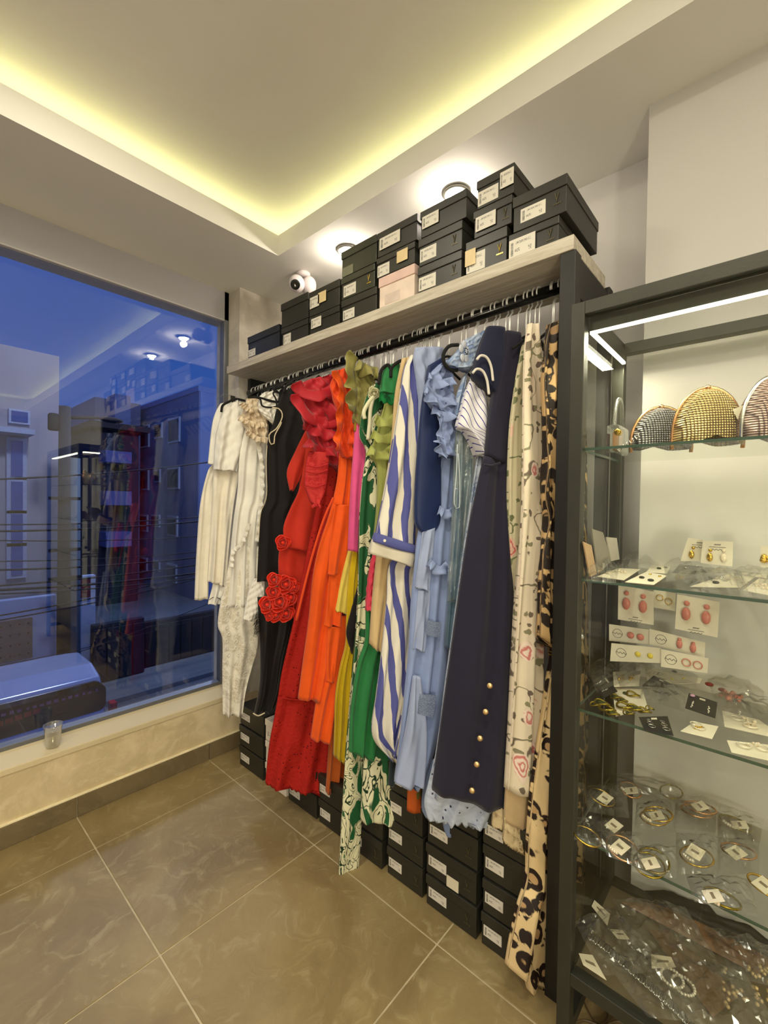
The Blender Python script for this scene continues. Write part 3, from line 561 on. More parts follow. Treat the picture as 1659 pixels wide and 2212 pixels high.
g = garment('black_trousers', 'trousers', 'black trousers with cream edged hem hanging below the satin roses', F_BLACK2, 1.78, [(556, 1290), (560, 1360), (562, 1410), (560, 1480), (548, 1545)], [(640, 1290), (634, 1360), (618, 1420), (606, 1490), (592, 1530)], folds=2.5, amp=.012, nv=40)
cord('hem_piping', F_PIPE, [(547, 1541), (558, 1546), (572, 1540)], 1.745, .003, 25, g)
q = MB()
for k in range(90):
    a = pt(556+rng.rand()*8, 1322+rng.rand()*44, 1.76); q.tube([a, a+np.array([-.01-.01*rng.rand(), 0, -.004+.01*rng.randn()*.5]), a+np.array([-.014-.014*rng.rand(), .0, -.014-.01*rng.rand()])], .0006, 3, cap=False)
tag(q.build('feather_trim', F_BLACK2, g), None, kind='stuff')
# ---- reds
g = garment('rose_dress', 'dress', 'scarlet sleeveless dress trimmed with a cluster of red satin roses', F_RED, 1.68, [(700, 930), (652, 985), (645, 1060), (620, 1120), (610, 1165), (602, 1200), (603, 1250), (612, 1300), (640, 1330)], [(740, 930), (730, 1000), (724, 1100), (716, 1200), (706, 1280), (690, 1330)], folds=2.5, amp=.008, thick=.02, nv=50)
cloth('bodice_flap', F_RED, 1.64, [(662, 960), (648, 1050), (626, 1100), (612, 1140), (616, 1182)], [(705, 960), (696, 1060), (686, 1110), (680, 1150), (673, 1194)], folds=1.2, amp=.006, thick=.008, parent=g)
cloth('cap_sleeve', F_RED, 1.655, [(662, 925), (640, 970), (620, 1018), (626, 1060)], [(680, 930), (668, 980), (650, 1030), (634, 1060)], folds=1, amp=.004, thick=.012, parent=g)
rosette(pt(611, 1172, 1.63), .034, F_SATR, g)
for a, b, r in ((592, 1252, .026), (618, 1262, .034), (577, 1306, .030), (604, 1300, .036), (628, 1290, .03), (590, 1280, .026), (596, 1328, .026), (618, 1325, .03), (582, 1330, .018), (636, 1268, .022)):
    rosette(pt(a, b, 1.62-.02*rng.rand()), r*1.22, F_SATR, g)
cord('strap', F_SATR, [(634, 1300), (636, 1350), (637, 1420)], 1.62, .003, 25, g)
g = garment('eyelet_dress', 'dress', 'long deep red eyelet dress with scalloped hem and tiered skirt', F_EYER, 1.56, [(705, 985), (680, 1110), (655, 1230), (636, 1330), (622, 1392), (608, 1455), (600, 1509)], [(770, 985), (760, 1130), (752, 1260), (738, 1380), (735, 1450), (730, 1511)], folds=4, amp=.010, th=28, nv=50)
cloth('skirt_tier', F_EYER, 1.555, [(600, 1506), (590, 1560), (581, 1610), (573, 1688)], [(728, 1508), (725, 1590), (722, 1650), (718, 1712)], folds=4, amp=.012, th=28, th1=42, scal=.009, nsc=14, nu=90, parent=g, thick=.025)
cord('tier_seam', F_EYER, [(600, 1506), (640, 1512), (690, 1512)], 1.52, .003, 28, g)
g = garment('ruffled_dress', 'dress', 'crimson dress with large crumpled ruffles on the shoulder', F_CRIM, 1.47, [(652, 825), (644, 850), (652, 890), (663, 930), (672, 960), (690, 985)], [(716, 812), (736, 850), (742, 920), (738, 980), (734, 1020)], folds=2.5, amp=.014, thick=.04, crumple=.014, nv=40, nu=40, csc=7)
for pl, wdt, w_, s_ in (([(650, 822), (664, 842), (700, 838), (728, 818)], -.05, 2, 1), ([(652, 850), (662, 880), (690, 900), (735, 890)], -.05, 2, 3), ([(660, 905), (690, 925), (735, 930)], -.045, 2.5, 5), ([(668, 945), (694, 965), (732, 960)], -.045, 2, 6), ([(690, 880), (708, 910), (728, 985)], .04, 2, 8)):
    frill('ruffle', F_CRIM, pl, 1.43, wdt, w_, parent=g, out=.035, seed=s_)
g = garment('lace_sleeve_blouse', 'blouse', 'coral red blouse whose lace trimmed puff sleeve tapers to a gathered cuff', F_CORAL, 1.42, [(667, 975), (660, 1010), (658, 1045), (668, 1080), (676, 1092)], [(712, 978), (708, 1020), (702, 1060), (692, 1085), (688, 1094)], folds=1.5, thick=.02, amp=.003, head=False)
for yy, a, b in ((1005, 661, 709), (1018, 660, 708), (1048, 659, 703)): cord('trim_band', F_CORAL, [(a, yy), ((a+b)/2, yy+4), (b, yy-3)], 1.39, .003, 25, g)
frill('cuff', F_CORAL, [(672, 1092), (680, 1088), (692, 1090)], 1.40, -.012, 3, parent=g, out=.01)
# ---- oranges, pink, yellow
g = garment('orange_dress', 'dress', 'bright orange tiered dress between the red eyelet and yellow dresses', F_ORG, 1.38, [(733, 980), (728, 1040), (712, 1110), (690, 1180), (676, 1250), (667, 1340), (656, 1420), (644, 1508)], [(766, 980), (764, 1100), (757, 1180), (742, 1260), (732, 1350), (722, 1440), (706, 1514)], folds=3, amp=.014, nv=56, thick=.02)
cloth('underskirt', F_ORG, 1.36, [(712, 1330), (700, 1420), (684, 1510), (672, 1594)], [(752, 1330), (742, 1420), (728, 1500), (713, 1604)], folds=2, amp=.01, parent=g)
cloth('flounce', F_ORG, 1.335, [(722, 1090), (714, 1170), (709, 1241)], [(760, 1090), (754, 1170), (738, 1243)], folds=1.5, amp=.008, thick=.008, parent=g)
cloth('flounce', F_ORG, 1.34, [(712, 1240), (706, 1300), (699, 1353)], [(746, 1240), (740, 1300), (736, 1354)], folds=1.5, amp=.008, thick=.008, parent=g)
cloth('flounce', F_ORG, 1.34, [(708, 1354), (704, 1420), (704, 1472)], [(736, 1354), (728, 1420), (722, 1474)], folds=1, amp=.006, thick=.008, parent=g)
cloth('ruffled_neckline', F_ORG2, 1.36, [(724, 802), (714, 835), (722, 870), (733, 905), (728, 960), (740, 990)], [(752, 795), (766, 850), (762, 900), (762, 950), (758, 992)], folds=2, amp=.012, thick=.03, crumple=.008, parent=g)
frill('ruffle', F_ORG, [(728, 800), (744, 840), (742, 880), (738, 930), (735, 975)], 1.33, -.03, 4, parent=g, out=.025)
frill('ruffle', F_ORG2, [(748, 798), (758, 850), (756, 910), (750, 960)], 1.32, .028, 4, parent=g, out=.025)
cord('strap', F_ORG2, [(720, 1075), (700, 1120), (682, 1175), (664, 1240), (640, 1340)], 1.36, .005, 25, g)
garment('rust_dress', 'dress', 'rust orange dress whose plain hem shows beside the red eyelet hem', F_RUST, 1.43, [(745, 1330), (722, 1480), (714, 1560), (703, 1710)], [(775, 1330), (765, 1480), (752, 1600), (742, 1716)], folds=3, amp=.01, scal=.004)
garment('lemon_blouse', 'blouse', 'pale lemon sleeve with scalloped edge below the pink dress', F_LYEL, 1.335, [(754, 1180), (742, 1225), (732, 1270), (724, 1318)], [(768, 1180), (762, 1230), (754, 1280), (749, 1322)], folds=1, thick=.015, amp=.004, scal=.006, nsc=5, hanger=False)
garment('yellow_dress', 'dress', 'mustard yellow dress with gathered flared skirt', F_YEL, 1.30, [(763, 1185), (752, 1260), (748, 1340), (746, 1395), (734, 1440), (724, 1500), (722, 1560), (721, 1632)], [(790, 1185), (782, 1280), (772, 1350), (762, 1410), (760, 1480), (758, 1560), (745, 1650)], folds=3.5, amp=.01, nv=52)
garment('black_skirt', 'skirt', 'black pointed skirt corner behind the yellow dress', F_BLACK, 1.275, [(784, 1180), (776, 1250), (758, 1320), (748, 1368), (759, 1410)], [(800, 1180), (794, 1260), (780, 1330), (768, 1380), (761, 1412)], folds=1, thick=.01, amp=.003, hanger=False)
garment('pink_dress', 'dress', 'smooth hot pink dress between orange and green clothes', F_PINK, 1.27, [(768, 890), (765, 950), (760, 1020), (755, 1110), (752, 1190)], [(776, 890), (796, 975), (785, 1030), (779, 1110), (777, 1192)], folds=1, thick=.02, amp=.004)
g = garment('olive_dress', 'dress', 'olive green dress with stiff folded shoulder ruffle', F_OLIVE, 1.26, [(763, 792), (758, 815), (768, 850), (762, 905)], [(800, 800), (812, 840), (808, 900), (800, 950)], folds=2, amp=.01, thick=.02, crumple=.006)
frill('ruffle', F_OLIVE, [(772, 775), (764, 800), (770, 850), (766, 895)], 1.235, -.045, 3, parent=g, out=.04); frill('ruffle', F_OLIVE, [(774, 777), (795, 790), (815, 795)], 1.23, -.05, 2, parent=g, out=.03, seed=4)
cloth('bodice', fabric('dark_mustard_cotton', (150, 122, 30)), 1.27, [(768, 870), (766, 900), (764, 930)], [(785, 870), (785, 900), (782, 940)], folds=1, thick=.01, amp=.003, parent=g)
# ---- greens
g = garment('printed_jumpsuit', 'jumpsuit', 'green jumpsuit with cream leaf print and the long trouser leg nearly reaching the floor', F_BOT, 1.19, [(800, 835), (784, 880), (776, 940), (790, 975), (782, 1040), (776, 1120), (774, 1200), (772, 1290), (765, 1400), (758, 1480), (752, 1560), (746, 1640)], [(824, 820), (834, 900), (836, 1000), (830, 1100), (824, 1200), (815, 1320), (808, 1440), (800, 1560), (793, 1640)], folds=2.5, amp=.008, nv=80, th=20, thick=.02)
cloth('trouser_leg', F_BOTC, 1.185, [(746, 1635), (741, 1720), (735, 1820), (728, 1938)], [(788, 1635), (784, 1720), (778, 1820), (770, 1932)], folds=1, amp=.004, thick=.012, th=20, parent=g)
cord('bow_tail', fabric('cream_bow_cotton', (222, 216, 186)), [(806, 858), (800, 885), (798, 920), (795, 950)], 1.15, .008, 20, g); cord('bow_tail', F_BOTC, [(808, 856), (796, 870), (786, 890), (788, 905)], 1.15, .008, 20, g)
rosette(pt(808, 850, 1.155), .024, F_BOTC, g, 'bow')
g = garment('printed_skirt', 'skirt', 'green leaf print skirt with wide flounced hem below the emerald dress', F_BOT2, 1.14, [(790, 1600), (786, 1640), (782, 1700), (778, 1762)], [(893, 1600), (888, 1660), (872, 1715), (846, 1776)], folds=1.6, amp=.014, th=30, th1=40, thick=.03, nu=50)
g = garment('emerald_dress', 'dress', 'plain emerald green dress with gathered skirt behind the striped shirt', F_GRN, 1.12, [(790, 1300), (788, 1380), (772, 1430), (760, 1500), (754, 1560), (752, 1620)], [(840, 1300), (842, 1400), (836, 1480), (826, 1560), (812, 1643)], folds=4, amp=.012, nv=46)
g = garment('pistachio_blouse', 'blouse', 'pistachio green blouse with layered ruffle sleeve', F_LGRN, 1.10, [(832, 870), (820, 910), (808, 950), (798, 985), (814, 1010), (814, 1090), (806, 1180)], [(852, 862), (850, 920), (846, 985), (836, 1010), (830, 1090), (822, 1200)], folds=1.5, amp=.006, nv=50)
for a, b, yy in ((812, 850, 905), (806, 848, 940), (800, 842, 975)): frill('ruffle', F_LGRN, [(a, yy-12), ((a+b)/2, yy), (b, yy-14)], 1.07, -.035, 2.5, parent=g, out=.02, seed=yy)
g = garment('green_lace_top', 'top', 'bright emerald top with lace edge hung on a black hanger', F_GRN, 1.08, [(832, 792), (824, 815), (820, 850)], [(862, 782), (864, 820), (860, 852)], folds=1, amp=.004, thick=.025)
frill('lace_edge', F_GLACE, [(821, 846), (840, 852), (862, 846)], 1.055, -.035, 3, parent=g, out=.01)
g = garment('fringed_top', 'top', 'coral pink fringed top peeking below the striped cuff', F_PKFR, 1.09, [(808, 1190), (800, 1220), (793, 1270), (790, 1315)], [(824, 1190), (820, 1240), (812, 1290), (808, 1318)], folds=2, amp=.006, crumple=.004, scal=.006, nsc=6, hanger=False)
g = garment('beige_trousers', 'trousers', 'beige linen trousers behind the blue and white striped shirt', F_BEIGE, 1.04, [(868, 775), (853, 850), (845, 950), (832, 1050), (820, 1140), (812, 1215), (804, 1300), (798, 1392)], [(884, 772), (890, 900), (880, 1050), (866, 1150), (850, 1220), (838, 1300), (823, 1412)], folds=1.5, amp=.006, nv=50)
# ---- striped shirt dress
g = garment('striped_shirt_dress', 'dress', 'long shirt dress with wide blue and white stripes and buttoned cuff', F_STR, .99, [(890, 1190), (842, 1216), (834, 1300), (824, 1400), (812, 1500), (804, 1588), (842, 1640)], [(905, 1190), (912, 1280), (912, 1380), (900, 1450), (888, 1520), (872, 1580), (858, 1645)], folds=3.5, amp=.014, nv=54, th=30, hanger=False)
cloth('sleeve', F_STR, .975, [(886, 768), (872, 800), (862, 870), (850, 950), (833, 1050), (818, 1120), (810, 1165)], [(896, 778), (900, 830), (903, 900), (900, 1000), (897, 1100), (896, 1185)], folds=2, amp=.010, thick=.03, nv=60, parent=g); GARM.append((.99, 25, g['label']))
cloth('skirt_drape', F_STR, .955, [(905, 1370), (888, 1440), (868, 1540), (850, 1636)], [(934, 1380), (925, 1450), (900, 1540), (876, 1620)], folds=1.5, amp=.012, thick=.02, parent=g)
cu = cloth('cuff', fabric('white_cuff', (214, 206, 188)), .95, [(809, 1152), (802, 1172), (797, 1194)], [(896, 1178), (894, 1200), (889, 1226)], folds=.6, amp=.002, thick=.03, parent=g, head=False, nv=10)
cloth('cuff_band', fabric('indigo_cotton', (84, 88, 150)), .947, [(809, 1150), (806, 1160), (804, 1170)], [(897, 1178), (896, 1188), (895, 1197)], folds=.6, amp=.002, thick=.0325, parent=g, head=False, nv=6)
bp = pt(831, 1168, .915); q = MB(); q.lathe([(.005, 0), (.005, .002), (.003, .003)], bp, 12, axis=(-.6, -.6, .1)); q.build('button', plain('pearl_button', (226, 222, 210), .3), g)
# ---- blues
g = garment('blue_blouse', 'blouse', 'powder blue blouse with draped shoulder at the rail beside the striped sleeve', F_BLUE2, .94, [(896, 752), (894, 780), (900, 820), (906, 870), (904, 930), (902, 1000)], [(958, 752), (952, 790), (940, 840), (932, 880), (925, 940), (918, 1000)], folds=2, amp=.010, crumple=.004, thick=.03)
g = garment('blue_tiered_dress', 'dress', 'powder blue cotton dress with tiers and crochet squares', F_BLUE, .90, [(948, 985), (930, 1060), (904, 1150), (896, 1220), (888, 1300), (882, 1400), (872, 1500), (862, 1600), (852, 1690)], [(985, 985), (985, 1150), (975, 1300), (965, 1420), (955, 1540), (940, 1620), (912, 1700)], folds=3.5, amp=.012, nv=66, th=30, thick=.025)
cloth('tier', F_BLUE2, .865, [(912, 1150), (905, 1210), (898, 1268)], [(940, 1140), (934, 1210), (928, 1280)], folds=1.5, amp=.008, thick=.008, parent=g)
cloth('tier', F_BLUE2, .87, [(904, 1275), (898, 1340), (892, 1401)], [(930, 1275), (925, 1340), (918, 1409)], folds=1.5, amp=.008, thick=.008, parent=g)
cloth('skirt_panel', F_BLUE2, .86, [(892, 1460), (880, 1550), (868, 1620), (853, 1692)], [(908, 1460), (918, 1550), (918, 1620), (913, 1699)], folds=1.5, amp=.01, thick=.02, parent=g)
for c4 in (((921, 1338), (952, 1345), (948, 1378), (920, 1370)), ((906, 1498), (942, 1502), (934, 1550), (902, 1540))):
    q = MB(); q.quad_box([pt(a, b, .845, 30) for a, b in c4], (-.5, -.85, 0), .004); q.build('crochet_square', F_CROC, g)
frill('hem_ruffle', F_EBL, [(950, 1092), (965, 1100), (978, 1094)], .85, -.03, 3, parent=g, out=.012); frill('hem_ruffle', F_EBL, [(932, 1205), (948, 1222), (962, 1212)], .85, -.03, 3, parent=g, out=.012)
g = garment('navy_scarf', 'scarf', 'wide navy satin scarf doubled in a long loop over its hanger', F_NAVYS, .885, [(925, 790), (918, 830), (910, 880), (903, 960), (897, 1040), (895, 1110), (900, 1140), (918, 1158)], [(958, 770), (952, 830), (950, 900), (952, 980), (952, 1060), (951, 1110), (946, 1135), (926, 1159)], folds=.6, amp=.003, thick=.018, nv=60)
g = garment('eyelet_ruffle_blouse', 'blouse', 'light blue blouse with frothy eyelet ruffles down the front', F_EBL, .85, [(945, 790), (922, 820), (918, 855), (930, 880), (950, 900), (948, 950), (952, 985)], [(975, 770), (978, 820), (980, 870), (985, 900), (984, 950), (982, 990)], folds=2, amp=.008, thick=.028, crumple=.012, nv=50, nu=44, csc=8)
for pl, wdt, w_ in (([(925, 805), (945, 820), (975, 815)], -.03, 3), ([(921, 835), (945, 860), (974, 850)], -.035, 4), ([(935, 875), (958, 890), (978, 880)], -.03, 4), ([(956, 900), (952, 925), (956, 950)], -.02, 3), ([(950, 950), (954, 975), (966, 985)], -.022, 3)):
    frill('ruffle', F_EBL, pl, .815, wdt, w_*.65, parent=g, out=.025, seed=int(pl[0][1]))
g = garment('embroidered_blouse', 'blouse', 'pale blue tulle blouse with white embroidered flower', F_EMB, .80, [(1002, 735), (985, 760), (965, 782), (968, 790)], [(1050, 712), (1048, 740), (1030, 780), (1012, 805)], folds=1, amp=.005, thick=.025, crumple=.003)
fc = pt(1005, 760, .765); q = MB()
for k in range(5):
    a = 2*math.pi*k/5+.4; q.ball(fc+np.array([.024*math.cos(a)*.8, .003, .024*math.sin(a)]), .014, 10, 8, sc=(.9, .3, .9))
q.build('flower', fabric('white_embroidery', (206, 212, 226)), g, smooth=True)
q = MB()
for k in range(8): q.ball(fc+np.array([.009*math.cos(k*.785)-.003, -.006, .009*math.sin(k*.785)]), .0022, 6, 4)
q.build('flower_dots', F_DARKN, g)
cloth('lower_panel', F_EMB, .80, [(1000, 815), (985, 860), (982, 900)], [(1010, 805), (1000, 860), (992, 900)], folds=1, amp=.004, thick=.01, parent=g)
g = garment('teal_dress', 'dress', 'grey teal dress sheathed in clear plastic left of the striped puff sleeve', F_TEAL, .815, [(985, 930), (984, 1000), (980, 1100), (978, 1200), (972, 1300), (965, 1400)], [(1022, 930), (1020, 1000), (1015, 1100), (1008, 1200), (1000, 1300), (990, 1400)], folds=2.5, amp=.01)
cloth('plastic_cover', F_PLAS, .79, [(985, 920), (980, 1000), (978, 1090), (972, 1200), (968, 1300)], [(1030, 920), (1026, 1000), (1018, 1090), (1010, 1200), (1003, 1300)], folds=3, amp=.008, thick=.012, parent=g, nv=40)
cord('ribbon_loop', fabric('pale_ribbon', (190, 200, 206), .4), [(988, 960), (986, 1020), (981, 1080), (985, 1098), (992, 1096), (993, 1040), (990, 980)], .775, .0018, 25, g)
g = garment('lace_maxi_dress', 'dress', 'pale blue lace dress with scalloped eyelet hem under the navy dress', F_LBL, .80, [(1030, 985), (1015, 1080), (1000, 1180), (988, 1270), (975, 1370), (962, 1460), (950, 1560), (938, 1640), (922, 1715)], [(1055, 985), (1060, 1180), (1062, 1300), (1062, 1460), (1062, 1600), (1068, 1720)], folds=4, amp=.012, nv=66, th=35, th1=60, thick=.02)
cloth('eyelet_hem', F_EYB, .80, [(937, 1640), (925, 1690), (916, 1730), (922, 1758)], [(1075, 1690), (1078, 1730), (1070, 1755), (1062, 1778)], th=60, folds=4, amp=.007, thick=.02, scal=.016, nsc=9, nu=90, parent=g, nv=30)
garment('blue_slip', 'dress', 'plain blue slip whose rounded tip hangs lowest below the pale blue lace hem', fabric('cornflower_slip', (126, 144, 184)), .87, [(948, 1700), (955, 1740), (957, 1782), (964, 1806)], [(1002, 1700), (998, 1750), (1000, 1772), (994, 1804)], th=40, folds=.6, amp=.003, thick=.012, nv=20, hanger=False)
garment('blue_petticoat', 'dress', 'rounded blue petticoat edge left of the lace hem', fabric('dusty_blue_slip', (122, 138, 172)), .90, [(920, 1640), (914, 1700), (911, 1745), (918, 1762)], [(952, 1640), (948, 1700), (944, 1750), (936, 1770)], th=35, folds=.6, amp=.003, thick=.012, nv=20, hanger=False)
garment('orange_floral_dress', 'dress', 'orange and green leaf print dress whose hem shows below the powder blue skirt', F_OFLO, .96, [(884, 1600), (882, 1680), (880, 1750)], [(916, 1600), (914, 1680), (912, 1755)], folds=1, amp=.003, thick=.012, nv=20, hanger=False)
garment('slate_dress', 'dress', 'dark slate dress hem between leaf print skirt and powder blue skirt', F_DARKN, 1.02, [(846, 1600), (842, 1650), (838, 1695)], [(862, 1600), (860, 1650), (850, 1698)], folds=1, amp=.003, thick=.01, nv=16, hanger=False)
g = garment('striped_puff_blouse', 'blouse', 'white puff sleeve blouse with thin dark blue stripes beside the navy dress', F_THIN, .755, [(1018, 815), (1004, 850), (994, 890), (986, 922), (1000, 932), (1016, 955), (1030, 985)], [(1048, 850), (1052, 880), (1052, 910), (1050, 930), (1046, 955), (1040, 975), (1034, 988)], folds=1.5, amp=.008, thick=.03, head=False)
# ---- navy dress
g = garment('navy_button_dress', 'dress', 'dark navy denim dress with gold buttons down the flared skirt', F_NAVY, .70, [(1092, 715), (1086, 760), (1068, 830), (1056, 900), (1048, 985)], [(1124, 722), (1126, 760), (1112, 840), (1100, 920), (1096, 1010)], folds=1, amp=.004, thick=.025, th=28, nv=30)
cloth('skirt', F_NAVY, .70, [(1046, 985), (1030, 1060), (1010, 1160), (992, 1280), (975, 1400), (958, 1520), (945, 1610), (932, 1700)], [(1098, 1000), (1101, 1100), (1107, 1220), (1108, 1350), (1108, 1480), (1105, 1600), (1099, 1748)], folds=2.5, amp=.012, thick=.03, th=28, th1=58, nv=60, parent=g, scal=0)
cord('waist_seam', F_NAVY, [(1047, 1004), (1062, 1006), (1080, 1000)], .665, .004, 30, g)
M_GB = plain('brushed_gold_button', (226, 192, 140), .35, .85, .05, bump=0)
for a, b in ((1020, 1693), (1030, 1638), (1037, 1583), (1049, 1527), (1058, 1472)):
    t = (b-985)/(1730-985); c_ = pt(a, b, .70, 28+30*t); nn = CAM-c_; nn[2] *= .3; nn /= np.linalg.norm(nn); q = MB(); q.lathe([(.0085, 0), (.0085, .003), (.006, .005), (.002, .0055)], c_+nn*.046, 18, axis=nn); q.build('button', M_GB, g, smooth=True)
# flutter sleeve: an arched cap with two white bands
cloth('sleeve', fabric('navy_twill', (26, 30, 56)), .715, [(1052, 706), (1040, 735), (1028, 775), (1021, 806)], [(1090, 710), (1088, 760), (1078, 830), (1066, 860)], th=28, folds=.5, amp=.002, thick=.03, parent=g, nv=24, head=False)
for o_ in ((0, 0), (9, -29)):
    cord('white_band', fabric('white_braid', (222, 216, 206)), [(1021+o_[0], 806+o_[1]), (1030+o_[0], 797+o_[1]), (1043+o_[0], 802+o_[1]), (1052+o_[0], 822+o_[1]), (1056+o_[0], 852+o_[1])], .672, .004, 28, g)
# ---- florals, leopard
g = garment('pale_rose_dress', 'dress', 'pale green and pink rose print dress just right of the navy dress', F_FLO2, .635, [(1128, 745), (1112, 830), (1100, 930), (1098, 1050), (1100, 1180), (1104, 1300), (1104, 1420)], [(1142, 745), (1136, 850), (1128, 950), (1124, 1050), (1126, 1200), (1122, 1300), (1118, 1420)], folds=1.5, amp=.006, thick=.015, nv=50, th=15)
g = garment('cream_rose_dress', 'dress', 'cream dress printed with pink roses and brown leaves, straight to its hem', F_FLO, .575, [(1140, 700), (1133, 760), (1130, 850), (1128, 960), (1126, 1080), (1122, 1180), (1116, 1300), (1111, 1420), (1106, 1560), (1098, 1708)], [(1162, 702), (1176, 800), (1190, 900), (1194, 1000), (1190, 1100), (1180, 1180), (1168, 1300), (1166, 1420), (1164, 1560), (1156, 1716)], folds=2.5, amp=.010, thick=.02, nv=70, th=15)
g = garment('sand_dress', 'dress', 'sand voile dress with crochet lace hem below the cream rose dress', F_SAND, .60, [(1096, 1640), (1093, 1700), (1089, 1770)], [(1145, 1640), (1144, 1720), (1141, 1800)], folds=1, amp=.004, thick=.012, nv=20, th=30, hanger=False)
cloth('crochet_hem', F_BLACE, .60, [(1089, 1765), (1088, 1795), (1087, 1815)], [(1141, 1795), (1140, 1820), (1139, 1845)], th=30, folds=1, amp=.004, thick=.014, scal=.006, nsc=12, parent=g, nv=14, head=False, nu=40)
cloth('crochet_hem', F_BLACE, .66, [(1066, 1738), (1063, 1765), (1062, 1780)], [(1092, 1745), (1091, 1770), (1090, 1788)], th=45, folds=1, amp=.004, thick=.012, scal=.005, nsc=8, parent=g, nv=14, head=False, nu=40)
g = garment('leopard_maxi_dress', 'dress', 'long leopard print satin dress hanging to the floor at the steel post', F_LEO, .525, [(1196, 1420), (1186, 1480), (1172, 1580), (1160, 1660), (1150, 1740), (1143, 1830), (1140, 1900), (1122, 1960), (1106, 2030), (1097, 2085)], [(1214, 1420), (1214, 1500), (1212, 1620), (1208, 1740), (1206, 1860), (1202, 1960), (1195, 2060), (1180, 2135)], folds=2.5, amp=.012, thick=.025, nv=70, th=15, top=.7)
cloth('hem_tip', F_LEO, .515, [(1128, 2060), (1132, 2100), (1138, 2138)], [(1172, 2060), (1168, 2110), (1158, 2146)], folds=1, amp=.006, thick=.015, th=15, parent=g, nv=16, head=False)
g = garment('leopard_blouse', 'blouse', 'gathered leopard print blouse with flared sleeve at the right end of the rail', F_LEO2, .50, [(1188, 700), (1178, 760), (1176, 860), (1182, 960), (1178, 1060), (1182, 1130), (1172, 1200), (1166, 1290), (1165, 1376)], [(1212, 690), (1216, 800), (1217, 1000), (1216, 1150), (1216, 1250), (1214, 1340), (1212, 1430)], folds=2.5, amp=.010, thick=.02, nv=60, th=8, crumple=.003)
g = garment('leopard_jacket', 'jacket', 'leopard print jacket at the back of the rail seen through the display case glass', F_LEO2, .475, [(1222, 800), (1230, 1000), (1228, 1300), (1224, 1600), (1222, 1900)], [(1262, 900), (1264, 1000), (1262, 1300), (1268, 1600), (1264, 1900)], folds=2, amp=.01, thick=.02, nv=60, th=0, px=1.3, head=False, hanger=False)
# ---------------------------------------------------------------- hangers
M_HOOK = plain('chrome_hook', (240, 238, 232), .35, .45, .03, bump=0); M_VEL = plain('black_velvet', (16, 15, 15), .9, 0, .1)
def hanger(y, th, label, group=None, arms=True, ms=None):
    a = math.radians(th); d = np.array([math.cos(a), -math.sin(a), 0]); x = 1.36; yy = y-(x-1.18)*math.tan(a)*1.0; z = rodz(yy); c_ = np.array([x, yy, z])
    e = empty('clothes_hanger', tuple(c_-np.array([0, 0, .10])), label, 'hanger', group); R_ = .0175
    # hook over the rail: rail runs along y, hook turns in the x-z plane
    R_ = .0225; P = [c_+np.array([R_*math.cos(t), 0, R_*math.sin(t)]) for t in np.linspace(math.radians(-40), math.radians(200), 12)]
    P = P[::-1]+[c_+np.array([R_*.9, 0, -.02]), c_+np.array([.004, 0, -.036]), np.array([c_[0], c_[1], 1.998-.075])]
    q = MB(); q.tube(P, .0026, 6); q.build('hook', M_HOOK, e, smooth=True)
    if arms:
        b = np.array([c_[0], c_[1], 1.998-.075]); L_ = .10
        P = [b-d*L_+np.array([0, 0, -.062]), b-d*L_*.6+np.array([0, 0, -.035]), b-d*L_*.2+np.array([0, 0, -.005]), b, b+d*L_*.2+np.array([0, 0, -.005]), b+d*L_*.6+np.array([0, 0, -.035]), b+d*L_+np.array([0, 0, -.062])]
        q = MB(); q.tube(spline(P, 18), .0045, 6); q.build('shoulder_arms', ms or M_VEL, e, smooth=True)
    return e
ys_used = []
for y, th, lb in GARM:
    short = ' '.join(lb.split()[:6]); hanger(y, th, 'hanger under the '+' '.join(lb.split()[:12])); ys_used.append(y-.18*math.tan(math.radians(th)))
USED_ = set()
for k in range(46):
    yy = .50+k*(2.18-.50)/45+random.uniform(-.008, .008)
    if k in (10, 17, 24, 33): continue
    cand = sorted(GARM, key=lambda g_: abs(g_[0]-.18*math.tan(math.radians(g_[1]))-yy))
    for gy, gt, gl in cand:
        gy -= .18*math.tan(math.radians(gt)); lb = 'spare hook on the rail, '+('left' if yy > gy else 'right')+' of the '+' '.join(gl.split()[:7])
        if lb not in USED_: USED_.add(lb); break
    hanger(yy+.18*math.tan(math.radians(12)), 12, lb, 'spare hangers packed along the rail', arms=False)
# clear clip hanger poking out at the window end, visible black hanger arms
e = empty('clip_hanger', tuple(pt(488, 885, 2.1, 10)), 'clear plastic clip hanger poking out at the window end of the rail', 'hanger')
q = MB(); q.tube([pt(a, b, 2.1, 10) for a, b in ((470, 862), (484, 850), (500, 855), (515, 862))], .003, 6); q.build('crossbar', glassmat('clear_plastic', (.9, .92, .95), .15, .8, 2, .05), e, smooth=True)
q = MB(); p = pt(503, 863, 2.1, 10); q.box(p-np.array([.012, .004, .018]), p+np.array([.012, .004, .018])); q.build('clip', M_DK, e, bevel=.001)
def armloop(pts, y, label):
    o = cord('hanger_arm', M_VEL, pts, y, .006, 25); tag(o, label, 'hanger')
armloop([(478, 890), (481, 876), (494, 868), (510, 862), (530, 866)], 2.0, 'curved black hanger end showing in the collar of the cropped ivory jacket')
armloop([(535, 858), (555, 858), (600, 868), (604, 850), (590, 842), (612, 835)], 1.84, 'looped black hanger over the white halter top')
armloop([(612, 850), (620, 832), (640, 828), (660, 845), (664, 835), (690, 812)], 1.55, 'black hanger between the black dress and the crimson ruffles')
armloop([(818, 830), (824, 800), (838, 788), (842, 800)], 1.07, 'black hanger arm over the green printed shoulder')
armloop([(844, 815), (846, 795), (860, 782), (870, 778)], 1.05, 'black hanger arm over the emerald lace top')
